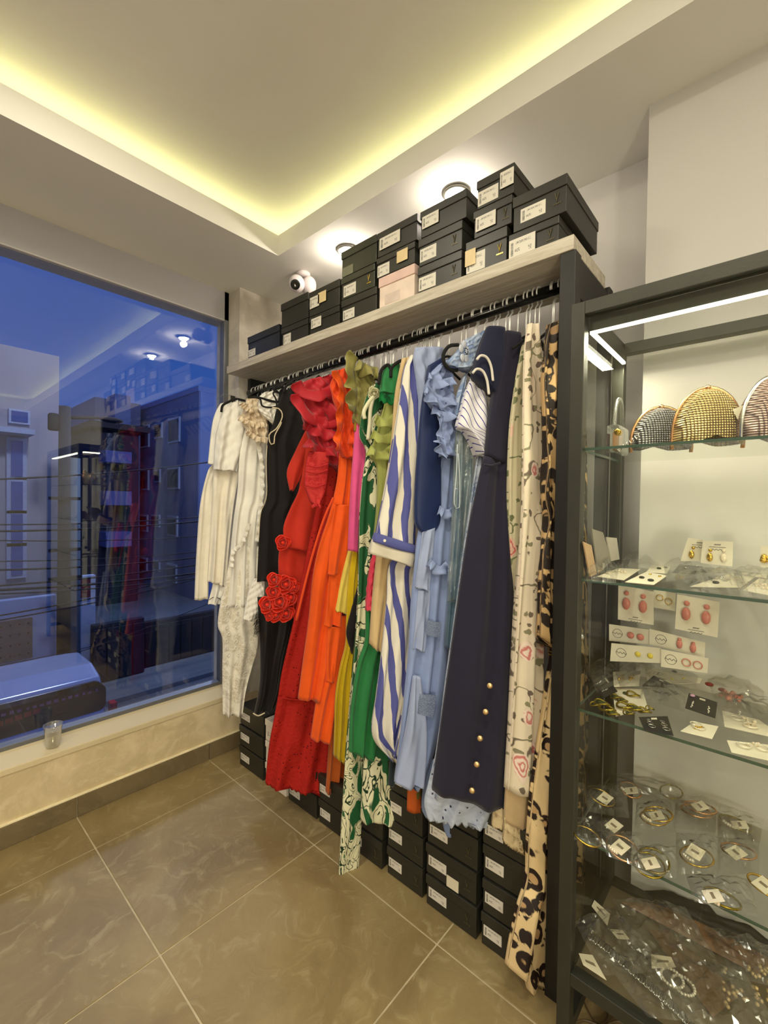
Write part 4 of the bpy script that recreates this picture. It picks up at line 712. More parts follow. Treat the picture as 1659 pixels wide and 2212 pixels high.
armloop([(990, 745), (970, 748), (958, 765), (960, 785), (972, 798), (988, 800)], .80, 'thick black hanger end curving beside the white embroidered flower')
# ---------------------------------------------------------------- glass display case
XF, XBK, YL, YR, CW = 1.09, 1.475, .381, -.72, .031
dc = empty('display_case', (1.28, -.2, 0), 'tall glass display case with grey steel frame and glass shelves of jewellery', 'display case')
CZ0, CZ1 = .236, 1.866
M_FR = plain('grey_steel_frame', (60, 60, 52), .42, .4, .05)
def cbar(name, a, b): bx(name, a, b, M_FR, dc, bevel=.0015)
for x in (XF, XBK-CW):
    for y in (YL-CW, YR): cbar('post', (x, y, 0), (x+CW, y+CW, CZ1))
    for z in (CZ0, CZ1-CW): cbar('crossbar', (x, YR+CW, z), (x+CW, YL-CW, z+CW))
for y in (YL-CW, YR):
    for z in (CZ0, CZ1-CW, .1): cbar('side_bar', (XF+CW, y, z), (XBK-CW, y+CW, z+CW))
M_CG = glassmat('display_glass', (.975, .985, .965), .03, .22, 5); M_GE = plain('green_glass_edge', (62, 84, 72), .2, 0, .05, bump=0)
bx('front_glass', (XF+.012, YR+CW, CZ0+CW), (XF+.017, YL-CW, CZ1-CW), M_CG, dc); bx('side_glass', (XF+CW, YL-.02, CZ0+CW), (XBK-CW, YL-.015, CZ1-CW), M_CG, dc)

bx('base_panel', (XF+CW, YR+CW, CZ0+.012), (XBK-CW, YL-CW, CZ0+.02), plain('base_board', (112, 100, 78), .6), dc)
SH = [1.524, 1.212, .899, .591, CZ0+.022]
for z in SH[:4]:
    sh = bx('glass_shelf', (XF+.02, YR+CW, z-.006), (XBK-.025, YL-.024, z), M_CG, dc)
    q = MB(); q.box((XF+.0195, YR+CW, z-.0062), (XF+.0205, YL-.024, z+.0002)); q.box((XF+.02, YL-.0245, z-.0062), (XBK-.03, YL-.0235, z+.0002)); q.build('shelf_edge', M_GE, sh)
CL = emis('case_led', (1, .95, .72), 9)
ls = empty('led_strip', (XF+.03, YL-.035, 1.80), 'bright white LED strip along the front and side top of the display case', 'light strip')
bx('led_segment', (XF+.032, YR+.05, 1.797), (XF+.038, YL-.036, 1.803), CL, ls); bx('led_segment', (XF+.032, YL-.042, 1.797), (XBK-.06, YL-.034, 1.803), CL, ls)
bx('led_channel', (XF+.030, YR+.05, 1.803), (XF+.040, YL-.034, 1.835), M_FR, ls); bx('led_channel', (XF+.04, YL-.043, 1.803), (XBK-.06, YL-.033, 1.835), M_FR, ls)
light('case_light', 'AREA', (XF+.045, -.18, 1.795), 1.6, (1, .93, .66), .02, rot=(0, 0, 0), shape='RECTANGLE', size_y=1.0)
light('case_light', 'AREA', (XF+.2, .335, 1.795), 1.0, (1, .93, .66), .3, rot=(0, 0, 0), shape='RECTANGLE', size_y=.02)
hd = bx('magnet_catch', on(1246, 1445, 0, XF+.06)-np.array([.008, .011, .011]), on(1246, 1445, 0, XF+.06)+np.array([.008, .011, .011]), M_BLK, dc, bevel=.001)
q = MB(); hp = on(1252, 1375, 0, XF+.05); q.lathe([(.004, 0), (.012, .004), (.013, .009), (.006, .012)], hp, 14, axis=(-1, 0, .3)); q.build('chrome_knob', M_CHR, dc, smooth=True)
# ---- clutch bags on the top glass shelf
def beadmat(name, a, b, sc=110, metal=.6):
    s = NT(name); tcn = s.n('TexCoord'); v = tcn.outputs['UV']; d = s.vor(v, sc, rand=.05).outputs['Distance']; f = s.ramp(d, .25, .5)
    s.bump(s.math('SUBTRACT', 1.0, d), 1.0, .004); return s.fin(s.mix(f, srgb(a), srgb(b)), .3, metal, .6)
def clutch(name, label, c_, rx, rz_, dep, mat, lockmat, yaw, tagc=None, cat='clutch bag'):
    e = empty(name, tuple(c_), label, cat, None); ca, sa = math.cos(yaw), math.sin(yaw)
    for half in (-1, 1):
        V = []; U = []; Fs = []; nr, na = 8, 28
        for i in range(nr+1):
            r_ = i/nr
            for k in range(na+1):
                an = math.pi*k/na*1.16-math.pi*.08; x = math.cos(an)*rx*r_; z = (max(math.sin(an), -.22)*r_)*rz_*1.9+rz_*.22; z = max(z, 0)
                t = half*dep*math.sqrt(max(0, 1-r_**2.6)); t += half*.003
                V.append((c_[0]+x*ca-t*sa, c_[1]+x*sa+t*ca, c_[2]+z)); U.append((x*1.1+t*.3, z))
        for i in range(nr):
            for k in range(na): Fs.append((i*(na+1)+k, i*(na+1)+k+1, (i+1)*(na+1)+k+1, (i+1)*(na+1)+k))
        q = MB(); q.add(V, Fs, 0, U); o = q.build('shell_half', mat, e, smooth=True)
    P = [(c_[0]+math.cos(a_)*rx*1.02*ca, c_[1]+math.cos(a_)*rx*1.02*sa, c_[2]+max(math.sin(a_), -.2)*rz_*1.9*1.01+rz_*.22) for a_ in np.linspace(-.2, math.pi+.2, 24)]
    q = MB(); q.tube(P, .004, 6); q.build('metal_rim', lockmat, e, smooth=True)
    q = MB(); tp = np.array([c_[0], c_[1], c_[2]+rz_*2.12]); q.ball(tp+np.array([-.005, 0, 0]), .006, 10, 8); q.ball(tp+np.array([.006, 0, .001]), .006, 10, 8); q.build('clasp', lockmat, e, smooth=True)
    return e
M_RG = plain('rose_gold', (222, 170, 120), .25, 1, .03, bump=0); M_GLD = plain('polished_gold', (222, 186, 84), .22, 1, .04, bump=0); M_SIL = plain('polished_silver', (210, 210, 206), .2, 1, .03, bump=0)
z1 = SH[0]+.001
pa = on(1425, 955, 2, z1-.0); 
def onsh(px_, py_, z): return on(px_, py_, 2, z)
clutch('clutch_bag', 'black mesh beaded clutch with silver sparkle left of the gold one', np.array([1.235, .215, z1]), .066, .047, .036, beadmat('black_silver_beads', (150, 150, 150), (22, 22, 24), 190, .3), M_RG, -1.0)
clutch('clutch_bag', 'domed gold beaded clutch with rose gold rim', np.array([1.20, .122, z1]), .066, .058, .050, beadmat('gold_beads', (208, 186, 128), (112, 90, 50), 190, .6), M_RG, -1.15)
clutch('clutch_bag', 'greyish pink beaded clutch with a white price tag, cut by the right edge', np.array([1.20, .012, z1]), .070, .060, .040, beadmat('mauve_beads', (178, 150, 140), (90, 74, 70), 200, .4), M_SIL, -.75)
def tagcard(c4, label, n, mat=M_TAG, group='price tags in the case', txt=True):
    q = MB(); q.quad_box(c4, n, .0012); o = q.build('price_tag', mat); tag(o, label, 'price tag')
    if txt:
        c4 = [np.array(p) for p in c4]; f_ = lambda u, v: c4[0]*(1-u)*(1-v)+c4[1]*u*(1-v)+c4[2]*u*v+c4[3]*(1-u)*v; n_ = np.array(n, float)/np.linalg.norm(n)
        q = MB(); q.quad_box([f_(.25, .4)+n_*.0012, f_(.78, .4)+n_*.0012, f_(.78, .58)+n_*.0012, f_(.25, .58)+n_*.0012], n, .0004); q.build('printed_text', plain('tag_ink', (130, 118, 96), .6), o)
    return o
tagcard([on(a, b, 0, 1.17) for a, b in ((1582, 885), (1618, 870), (1646, 910), (1604, 927))], 'square price tag leaning between the gold and the mauve clutch', (-1, -.3, 0))
# clear handle bag behind
hb = empty('handbag', tuple(onsh(1300, 960, z1)), 'clear acrylic handbag with arched handle at the left of the top glass shelf', 'handbag')
M_ACR = glassmat('clear_acrylic', (.9, .92, .9), .12, .8, 2.2, .06, .05, (.9, .9, .85)); cpt = np.array([1.30, .33, z1])
q = MB(); q.box(cpt+np.array([-.05, -.018, 0]), cpt+np.array([.06, .012, .075])); q.build('body', M_ACR, hb, bevel=.008)
q = MB(); q.tube(spline([cpt+np.array(p) for p in ((-.035, -.004, .075), (-.02, -.004, .13), (.01, -.004, .15), (.035, -.004, .13), (.045, -.004, .075))], 20), .005, 8); q.build('handle', M_ACR, hb, smooth=True)
q = MB(); q.box(cpt+np.array([-.02, -.010, .01]), cpt+np.array([.025, .004, .06])); q.build('wallet_inside', plain('tan_leather', (176, 130, 90), .5), hb, bevel=.003)
q = MB(); q.lathe([(.008, 0), (.008, .02), (.005, .021)], cpt+np.array([-.05, -.02, .05]), 12, axis=(-1, 0, 0)); q.build('clasp', M_GLD, hb, smooth=True)
rb = onsh(1384, 930, z1+.05); q = MB(); q.tube([rb+np.array([.011*math.cos(a), 0, .014*math.sin(a)]) for a in np.linspace(0, 6.28, 14)[:-1]], .003, 6, closed=True); tag(q.build('ring_bracelet', M_RG, None, smooth=True), 'small rose gold ring bracelet behind the black clutch', 'bracelet')
q = MB()
for k in range(9):
    p = onsh(1330+6.2*k, 978-4.6*k, z1+.004); q.tube([p+np.array([.005*math.cos(a), .002*math.sin(a)*(k % 2), .004*math.sin(a)]) for a in np.linspace(0, 6.28, 9)[:-1]], .0012, 5, closed=True)
tag(q.build('silver_chain', M_SIL, None, smooth=True), 'silver link chain hanging at the edge of the top glass shelf', 'chain')
# ---- generic jewellery pieces
M_CARDW = plain('white_card_stock', (228, 220, 200), .6, var=.03); M_CARDB = plain('black_jewellery_card', (30, 30, 30), .5); M_CLR = glassmat('crinkled_cellophane', (.985, .985, .97), .055, .5, 2.2, .14, .07, (1, .97, .86), .5, 9)
M_PRL = plain('pearl', (236, 222, 196), .18, .1, .04, bump=0); M_SMK = plain('smoky_gem', (46, 44, 40), .12, .1, .1, bump=0); M_CRS = plain('clear_crystal', (240, 234, 216), .1, .4, .04, bump=0)
M_CORAL = plain('coral_resin', (212, 128, 112), .35); M_LEMON = plain('yellow_resin', (226, 204, 80), .35); M_DRED = plain('dark_red_gem', (140, 26, 30), .2); M_OLV = plain('green_gem', (58, 66, 30), .15)
UPX = np.array([1.0, 0, 0])
def flat(px4, z, th=.0015): return [onsh(a, b, z) for a, b in px4]
def card(px4, z, label, mat=M_CARDW, ear=(), tilt=0, upright=None, logo=False, hole=True):
    c4 = [np.array(p) for p in (flat(px4, z) if upright is None else [on(a, b, 0, upright) for a, b in px4])]; n = np.array((0, 0, 1.)) if upright is None else np.array((-1., 0, 0))
    if tilt: c4[0] = c4[0]+np.array([0, 0, tilt]); c4[1] = c4[1]+np.array([0, 0, tilt])
    q = MB(); q.quad_box(c4, n, .0012); o = q.build('earring_card', mat); tag(o, label, 'earring card')
    f_ = lambda u, v, h_=0: c4[0]*(1-u)*(1-v)+c4[1]*u*(1-v)+c4[2]*u*v+c4[3]*(1-u)*v+n*(.0014+h_)
    W_ = np.linalg.norm(c4[1]-c4[0])
    for kind, u, v, s_, mt in ear:
        q = MB(); p = f_(u, v, s_*.35)
        if kind == 'drop':
            q.ball(p, s_, 10, 8, sc=(.45, .75, 1.25) if upright is not None else (1, 1, .45)); p2 = f_(u, max(.02, v-.3), s_*.2); q.ball(p2, s_*.5, 8, 6)
        elif kind == 'stud': q.ball(p, s_, 9, 6, sc=(1, 1, .5) if upright is None else (.5, 1, 1))
        elif kind == 'hoop':
            a1, a2 = (np.array([1, 0, 0]), np.array([0, 1, 0])) if upright is None else (np.array([0, 1, 0]), np.array([0, 0, 1])); q.tube([p+a1*s_*math.cos(a)+a2*s_*math.sin(a) for a in np.linspace(0, 6.28, 15)[:-1]], s_*.13, 5, closed=True)
        elif kind == 'chain':
            for k in range(5): q.ball(f_(u+(rng.rand()-.5)*.04, min(.96, v+.09*k), s_*.4), s_*(.6+.2*(k % 2)), 7, 5)
        elif kind == 'cluster':
            for k in range(9): q.ball(f_(u+(rng.rand()-.5)*.25, min(.96, max(.04, v+(rng.rand()-.5)*.35)), s_*.5), s_*(.5+.5*rng.rand()), 7, 5)
        q.build('earring', mt, o, smooth=True)
    if logo:
        q = MB(); cc = f_(*logo[:2]); r_ = logo[2]; a1, a2 = (np.array([1, 0, 0]), np.array([0, 1, 0])) if upright is None else (np.array([0, 1, 0]), np.array([0, 0, 1]))
        if r_ > 0:
            q.tube([cc+a1*r_*math.cos(a)+a2*r_*math.sin(a) for a in np.linspace(0, 6.28, 25)[:-1]], .0005, 4, closed=True)
            q.tube([cc+a1*r_*t+a2*(.0025*math.sin(t*9)) for t in np.linspace(-1.1, 1.1, 16)], .0006, 4)
        else:
            for k, w0 in ((0, .35), (1, .9), (2, .7)):
                q.tube([cc+a1*.018*w0*t+a2*(-.006*k+(.0018*math.sin(t*11) if k != 1 else 0)) for t in np.linspace(-1, 1, 14)], .0006, 4)
        q.build('printed_logo', plain('card_ink', (70, 64, 56), .6), o)
    if mat is M_CARDB and hole:
        q = MB(); c_ = f_(.5, .16); 
        q.quad_box([f_(.4, .1), f_(.6, .1), f_(.6, .2), f_(.4, .2)], n, .0005); q.build('hanging_slot', M_CARDW, o)
    return o
def bag(px4, z, label, h_=.012, nx=15, seed=0, cat='plastic bag', group=None, mat=M_CLR):
    c4 = [np.array(p) for p in flat(px4, z)]; rs = np.random.RandomState(seed); ph = rs.rand(6)*6.28; V = []
    for i in range(nx):
        for j in range(nx):
            u, v = i/(nx-1), j/(nx-1); e = (16*u*(1-u)*v*(1-v))**.5
            k = .5+.5*math.sin(9*u+ph[0]+3*math.sin(7*v+ph[1]))*math.sin(11*v+ph[2]+2*math.sin(6*u+ph[3])); k += .35*abs(math.sin(17*(u+v)+ph[4]))+.45*rs.rand()
            V.append(c4[0]*(1-u)*(1-v)+c4[1]*u*(1-v)+c4[2]*u*v+c4[3]*(1-u)*v+np.array([0, 0, .002+e*h_*k]))
    q = MB(); q.add(V, [(i*nx+j, i*nx+j+1, (i+1)*nx+j+1, (i+1)*nx+j) for i in range(nx-1) for j in range(nx-1)]); o = q.build('cellophane_bag' if cat == 'plastic bag' else cat, mat, None, smooth=cat != 'plastic bag'); return tag(o, label, cat, group)
# second shelf
z2 = SH[1]+.001
card([(1336, 1228), (1384, 1230), (1348, 1254), (1290, 1246)], z2, 'white card with pearl cluster earring at the left of the second shelf', ear=(('cluster', .25, .55, .004, M_PRL), ('cluster', .6, .4, .004, M_PRL)))
card([(1396, 1236), (1442, 1244), (1412, 1264), (1350, 1258)], z2+.002, 'white card with two dark oval stone earrings on the second shelf', ear=(('stud', .3, .6, .0065, M_SMK), ('stud', .75, .75, .007, M_SMK), ('stud', .35, .2, .004, M_GLD), ('stud', .8, .25, .004, M_GLD)))
card([(1412, 1218), (1450, 1222), (1440, 1240), (1396, 1236)], z2, 'card with green stone earrings behind the dark stone pair', ear=(('stud', .5, .6, .006, M_OLV), ('stud', .8, .4, .005, M_SMK)))
card([(1480, 1212), (1531, 1212), (1508, 1240), (1452, 1238)], z2+.006, 'small black card with silver earrings tilted on the second shelf', M_CARDB, ear=(('stud', .55, .35, .004, M_SIL), ('stud', .4, .75, .004, M_SIL), ('stud', .75, .6, .004, M_SIL)), tilt=.008, hole=False)
card([(1486, 1162), (1520, 1166), (1512, 1212), (1470, 1212)], z2, 'upright white card with gold and pearl drop earring half behind its neighbour', ear=(('drop', .5, .7, .0085, M_GLD),), upright=1.36, logo=(.8, .15, -1))
card([(1518, 1168), (1584, 1170), (1582, 1224), (1514, 1216)], z2, 'upright white card with a pair of gold and pearl drop earrings', ear=(('drop', .28, .7, .0085, M_GLD), ('drop', .72, .68, .0085, M_PRL)), upright=1.34, logo=(.5, .15, -1))
card([(1584, 1238), (1640, 1240), (1600, 1270), (1490, 1268)], z2+.001, 'white card with curved silver pearl earrings in the middle of the second shelf', ear=(('cluster', .2, .6, .004, M_SIL), ('cluster', .55, .4, .004, M_PRL), ('stud', .35, .8, .007, M_SMK)))
card([(1600, 1220), (1662, 1228), (1655, 1250), (1590, 1240)], z2+.003, 'card with dark tipped earring behind the curved silver pair', ear=(('stud', .3, .5, .006, M_SMK), ('stud', .8, .6, .006, M_SMK)))
card([(1640, 1250), (1700, 1262), (1690, 1292), (1605, 1276)], z2+.002, 'card packed with small pearls at the right edge of the second shelf', ear=(('cluster', .2, .5, .004, M_PRL), ('cluster', .45, .6, .004, M_PRL), ('cluster', .5, .3, .004, M_SIL)))
card([(1643, 1180), (1700, 1180), (1700, 1225), (1643, 1225)], z2, 'upright pale card with yellow gold cluster earring at the right edge', ear=(('cluster', .2, .65, .007, M_GLD),), upright=1.33)
q = MB(); p = onsh(1592, 1210, z2+.012)
for k in range(10): q.ball(p+np.array([(rng.rand()-.5)*.03, (rng.rand()-.5)*.03, rng.rand()*.012]), .006, 8, 6)
tag(q.build('red_brooch', M_DRED, None, smooth=True), 'small dark red cluster brooch behind the pearl cards', 'brooch')
for i, (c4, s_) in enumerate((([(1350, 1200), (1440, 1196), (1420, 1228), (1330, 1230)], 1), ([(1430, 1208), (1500, 1190), (1560, 1240), (1440, 1258)], 2), ([(1500, 1160), (1640, 1150), (1650, 1240), (1520, 1240)], 3), ([(1460, 1240), (1600, 1235), (1620, 1288), (1500, 1280)], 4), ([(1580, 1230), (1700, 1235), (1700, 1300), (1600, 1290)], 5), ([(1270, 1225), (1340, 1215), (1330, 1262), (1262, 1256)], 6))):
    bag(c4, z2+.004, 'crinkled clear cellophane bag around '+['the back left cards', 'the dark stone cards', 'the upright pearl cards', 'the curved silver earrings', 'the right edge pearl card', 'the leftmost pearl cluster'][i]+' on the second shelf', .022, seed=s_)
for i, (a, b, c_, d_, lab) in enumerate((([1258, 1170], [1275, 1178], [1287, 1240], [1272, 1246], 'peach bagged'), ([1276, 1142], [1300, 1150], [1318, 1212], [1290, 1240], 'grey bagged'), ([1308, 1160], [1330, 1162], [1336, 1208], [1318, 1212], 'white bagged'))):
    c4 = [on(*p, 1, .345) for p in (a, b, c_, d_)]; q = MB(); q.quad_box(c4, (0, -1, 0), .003); o = tag(q.build('earring_packet', [plain('peach_packet', (206, 170, 130), .4), plain('grey_packet', (150, 144, 130), .3), plain('white_packet', (206, 200, 188), .3)][i]), f'{lab} earring packet leaning on the left glass side of the second shelf', 'packet')
# third shelf
z3 = SH[2]+.001
for i, (c4, lab) in enumerate((([(1336, 1262), (1412, 1278), (1412, 1350), (1335, 1338)], 'hanging white card with two coral drop earrings, left of the pair under the second shelf'), ([(1463, 1284), (1555, 1300), (1550, 1377), (1458, 1358)], 'hanging white card with two large coral flower earrings, right of the pair'))):
    card(c4, z3, lab, ear=(('drop', .25, .5, .013, M_CORAL), ('drop', .72, .5, .013, M_CORAL)), upright=1.33, logo=(.5, .86, -1))
card([(1412, 1272), (1460, 1282), (1458, 1320), (1412, 1312)], z3, 'small hanging card between the two coral earring cards', ear=(('hoop', .3, .4, .008, M_GLD), ('hoop', .7, .5, .008, M_GLD)), upright=1.38)
rowcards = [([(1316, 1348), (1402, 1360), (1402, 1392), (1316, 1384)], 'round logo card beside coral cluster studs in the back row of the third shelf', M_CORAL, 1.36, 'stud', .009),
 ([(1403, 1358), (1524, 1388), (1522, 1420), (1403, 1392)], 'white card with two orange coral drops in the back row of the third shelf', M_CORAL, 1.355, 'drop', .009),
 ([(1321, 1389), (1428, 1400), (1428, 1432), (1318, 1428)], 'white card with yellow studs above the cellophane on the third shelf', M_LEMON, 1.33, 'stud', .007),
 ([(1428, 1402), (1531, 1422), (1528, 1454), (1428, 1440)], 'white card with open coral hoops in the second row of the third shelf', M_CORAL, 1.325, 'hoop', .009)]
for c4, lab, mt, up, kd, s_ in rowcards: card(c4, z3, lab, ear=((kd, .56, .5, s_, mt), (kd, .80, .55, s_, mt)), upright=up, logo=(.22, .5, .012))
card([(1392, 1436), (1532, 1434), (1512, 1476), (1400, 1480)], z3+.01, 'white logo card with two black round studs lying in the middle of the third shelf', ear=(('stud', .48, .45, .0075, M_SMK), ('stud', .64, .45, .0075, M_SMK), ('stud', .45, .8, .004, M_LEMON), ('stud', .66, .8, .004, M_LEMON)), logo=(.2, .5, .012))
card([(1324, 1452), (1384, 1450), (1380, 1482), (1326, 1484)], z3+.012, 'small beige card with golden wreath earrings on the third shelf', ear=(('cluster', .3, .5, .004, M_GLD), ('cluster', .7, .5, .004, M_GLD)))
card([(1298, 1446), (1334, 1494), (1304, 1508), (1271, 1463)], z3+.014, 'black card with silver drop chains at the left of the third shelf', M_CARDB, ear=(('chain', .45, .55, .0028, M_SIL), ('chain', .8, .5, .0028, M_SIL)))
card([(1412, 1460), (1452, 1479), (1440, 1486), (1387, 1482)], z3+.016, 'black card lying half under cellophane in the middle of the third shelf', M_CARDB)
card([(1488, 1498), (1550, 1518), (1545, 1552), (1480, 1530)], z3+.012, 'black card with pink sticker and crystal drops on the third shelf', M_CARDB, ear=(('chain', .2, .5, .0028, M_CRS), ('chain', .75, .5, .0028, M_CRS), ('stud', .15, .15, .006, plain('pink_sticker', (206, 160, 190), .5))))
card([(1380, 1550), (1442, 1548), (1455, 1590), (1392, 1578)], z3+.006, 'black card with triple silver hoops at the front edge of the third shelf', M_CARDB, ear=(('hoop', .3, .3, .0045, M_SIL), ('hoop', .3, .5, .0055, M_SIL), ('hoop', .32, .72, .0065, M_SIL), ('hoop', .75, .35, .0045, M_SIL), ('hoop', .77, .55, .0055, M_SIL), ('hoop', .8, .78, .0065, M_SIL)))
card([(1322, 1482), (1388, 1490), (1400, 1532), (1330, 1548)], z3+.002, 'white card under the green and gold necklace', ear=(('stud', .4, .3, .007, M_OLV),))
card([(1500, 1560), (1552, 1570), (1538, 1597), (1470, 1580)], z3+.003, 'white card with entwined gold crystal hoops near the front of the third shelf', ear=(('hoop', .2, .3, .010, M_CRS), ('hoop', .4, .5, .011, M_CRS), ('cluster', .35, .5, .003, M_GLD)))
card([(1545, 1420), (1570, 1420), (1600, 1470), (1552, 1468)], z3+.01, 'pale card with a beaded snake earring right of centre on the third shelf', ear=(('chain', .3, .4, .0035, M_SMK), ('chain', .75, .4, .0035, M_SMK)))
card([(1560, 1536), (1640, 1556), (1700, 1600), (1565, 1570)], z3+.002, 'white card under pearl and crystal earrings at the right of the third shelf', ear=(('hoop', .3, .4, .012, M_CRS), ('hoop', .5, .7, .012, M_PRL), ('cluster', .6, .4, .005, M_PRL)))
card([(1570, 1600), (1680, 1612), (1690, 1650), (1580, 1626)], z3+.002, 'white card with crystal teardrops at the front right of the third shelf', ear=(('hoop', .3, .4, .011, M_CRS), ('hoop', .65, .4, .011, M_CRS), ('cluster', .5, .2, .004, M_PRL)))
nk = empty('statement_necklace', tuple(onsh(1345, 1520, z3+.01)), 'green stoned antique gold necklace heaped on the third shelf', 'necklace')
AG = plain('antique_gold', (150, 132, 48), .25, .9, .15, bump=0)
for k, (a, b, rr) in enumerate(((1300, 1518, .013), (1312, 1530, .014), (1330, 1505, .010), (1350, 1525, .014), (1345, 1512, .009), (1368, 1500, .012), (1372, 1530, .013), (1392, 1535, .011), (1324, 1540, .011), (1285, 1522, .008), (1358, 1540, .009), (1404, 1530, .007))):
    p = onsh(a, b, z3+.008+.006*rng.rand()); q = MB(); q.tube([p+np.array([rr*math.cos(t), rr*1.25*math.sin(t), .003*math.sin(2*t)]) for t in np.linspace(0, 6.28, 17)[:-1]], rr*.2, 6, closed=True); q.build('gold_link', AG, nk, smooth=True)
    if k % 2 == 0: q = MB(); q.ball(p, rr*.7, 10, 6, sc=(1, 1.2, .5)); q.build('green_stone', M_OLV, nk, smooth=True)
q = MB()
for k in range(26): q.ball(onsh(1550+rng.rand()*30+k*1.2, 1490+k*.5+rng.rand()*14, z3+.01+rng.rand()*.01), .0055, 8, 6)
tag(q.build('red_bead_bracelet', M_CORAL, None, smooth=True), 'bagged string of dull red beads right of the pink stickered card', 'bracelet')
q = MB(); q.ball(onsh(1532, 1478, z3+.02), .010, 10, 8, sc=(1, 1, .5)); q.ball(onsh(1560, 1490, z3+.02), .009, 10, 8, sc=(1, 1, .5)); tag(q.build('red_earring_pair', M_DRED, None, smooth=True), 'pair of dark red round earrings above the red beads', 'earrings')
for i, (c4, s_, w_) in enumerate((([(1262, 1440), (1350, 1410), (1420, 1440), (1290, 1500)], 11, 'the left black card'), ([(1390, 1480), (1480, 1490), (1480, 1540), (1380, 1510)], 12, 'the gold wreath pieces'), ([(1520, 1440), (1650, 1430), (1650, 1520), (1540, 1510)], 13, 'the red beads'), ([(1540, 1500), (1690, 1510), (1690, 1570), (1560, 1560)], 14, 'the right edge cards'), ([(1320, 1420), (1520, 1430), (1500, 1490), (1340, 1490)], 15, 'the round logo cards'))):
    bag(c4, z3+.012, f'crinkled clear cellophane bag over {w_} on the third shelf', .02, seed=s_)
# fourth shelf: bangles in bags with tags
z4 = SH[3]+.001; Mx = [M_GLD, M_RG, AG, M_SIL]
bangs = [((1300, 1722), .030, 'M', (1307, 1725), 'gold bangle at the back left of the bangle shelf'), ((1362, 1706), .026, 'M', (1364, 1708), 'bangle behind the tag at the back of the bangle shelf'),
 ((1450, 1710), .026, 'M', None, 'thin dark gold cuff at the very back of the bangle shelf'), ((1414, 1766), .031, 'M', (1418, 1762), 'open gold bangle around a square tag left of the middle'), ((1505, 1752), .034, 'M', (1512, 1742), 'stacked gold bangles back right of the middle'),
 ((1590, 1778), .033, 'M', (1598, 1782), 'gold bangle around a faded tag at the right'), ((1268, 1806), .030, 'M', (1326, 1784), 'shiny bangle at the front left corner of the bangle shelf'), ((1345, 1832), .033, 'M', (1340, 1830), 'big bangle hanging over the front edge with a cream tag'),
 ((1402, 1868), .030, 'M', (1405, 1865), 'crystal bangle with a blank tag on the front edge'), ((1505, 1850), .031, 'M', (1502, 1841), 'gold bow bangle with a large tilted tag'), ((1595, 1838), .032, 'M', (1590, 1842), 'gold bangle with long tag at the right'), ((1560, 1940), .03, 'M', (1540, 1936), 'gold cuff with a plain white tag at the front'), ((1655, 1915), .03, 'M', (1650, 1912), 'bangle with a peach tag at the right edge')]
for i, ((a, b), r_, _, tg, lab) in enumerate(bangs):
    p = onsh(a, b, z4+.006); e = empty('bangle', tuple(p-np.array([0, 0, .005])), lab, 'bangle'); mt = Mx[i % 3]
    for k in range(2 if i in (4, 3, 8) else 1):
        q = MB(); q.tube([p+np.array([r_*math.cos(t)+.012*k, r_*math.sin(t)-.006*k, .006*k+.006*math.sin(t+i)]) for t in np.linspace(0, 6.28, 29)[:-1]], .0022, 7, closed=True); q.build('ring', mt, e, smooth=True)
    if i % 2 == 1:
        q = MB()
        for k in range(5): q.ball(p+np.array([r_*math.cos(2.4+k*.15), r_*math.sin(2.4+k*.15), .006]), .004, 8, 6)
        q.build('stones', M_CRS if i % 4 == 1 else M_PRL, e, smooth=True)
    if tg:
        ang = rng.rand()*1.2+.2; c_ = onsh(tg[0], tg[1], z4+.02); u = np.array([math.cos(ang), math.sin(ang), 0]); v = np.array([-math.sin(ang), math.cos(ang), -.35]); s_ = .0145
        tagcard([c_-u*s_+v*s_, c_+u*s_+v*s_, c_+u*s_-v*s_, c_-u*s_-v*s_], 'price tag of the '+lab, (0, 0, 1), M_TAG if i != 11 else M_CARDW)
cell = [([(1320, 1672), (1480, 1700), (1480, 1740), (1330, 1700)], 'the back cuff'), ([(1262, 1700), (1350, 1690), (1360, 1770), (1270, 1755)], 'the back left bangle'), ([(1375, 1735), (1450, 1735), (1460, 1800), (1370, 1790)], 'the open gold bangle'), ([(1460, 1715), (1550, 1730), (1545, 1800), (1455, 1790)], 'the stacked gold bangles'),
        ([(1550, 1735), (1650, 1770), (1640, 1830), (1550, 1810)], 'the faded tag bangle'), ([(1236, 1770), (1330, 1770), (1350, 1850), (1240, 1815)], 'the front left bangle'), ([(1300, 1795), (1390, 1800), (1390, 1880), (1310, 1850)], 'the overhanging bangle'), ([(1360, 1830), (1470, 1830), (1460, 1900), (1365, 1885)], 'the crystal bangle'), ([(1460, 1800), (1560, 1810), (1550, 1900), (1460, 1890)], 'the bow bangle'), ([(1550, 1810), (1640, 1820), (1640, 1890), (1550, 1890)], 'the long tagged bangle'), ([(1480, 1890), (1620, 1900), (1640, 1985), (1500, 1950)], 'the front gold cuff')]
for i, (c4, w_) in enumerate(cell): bag(c4, z4+.004, f'clear cellophane bag around {w_} on the bangle shelf', .016, seed=20+i)
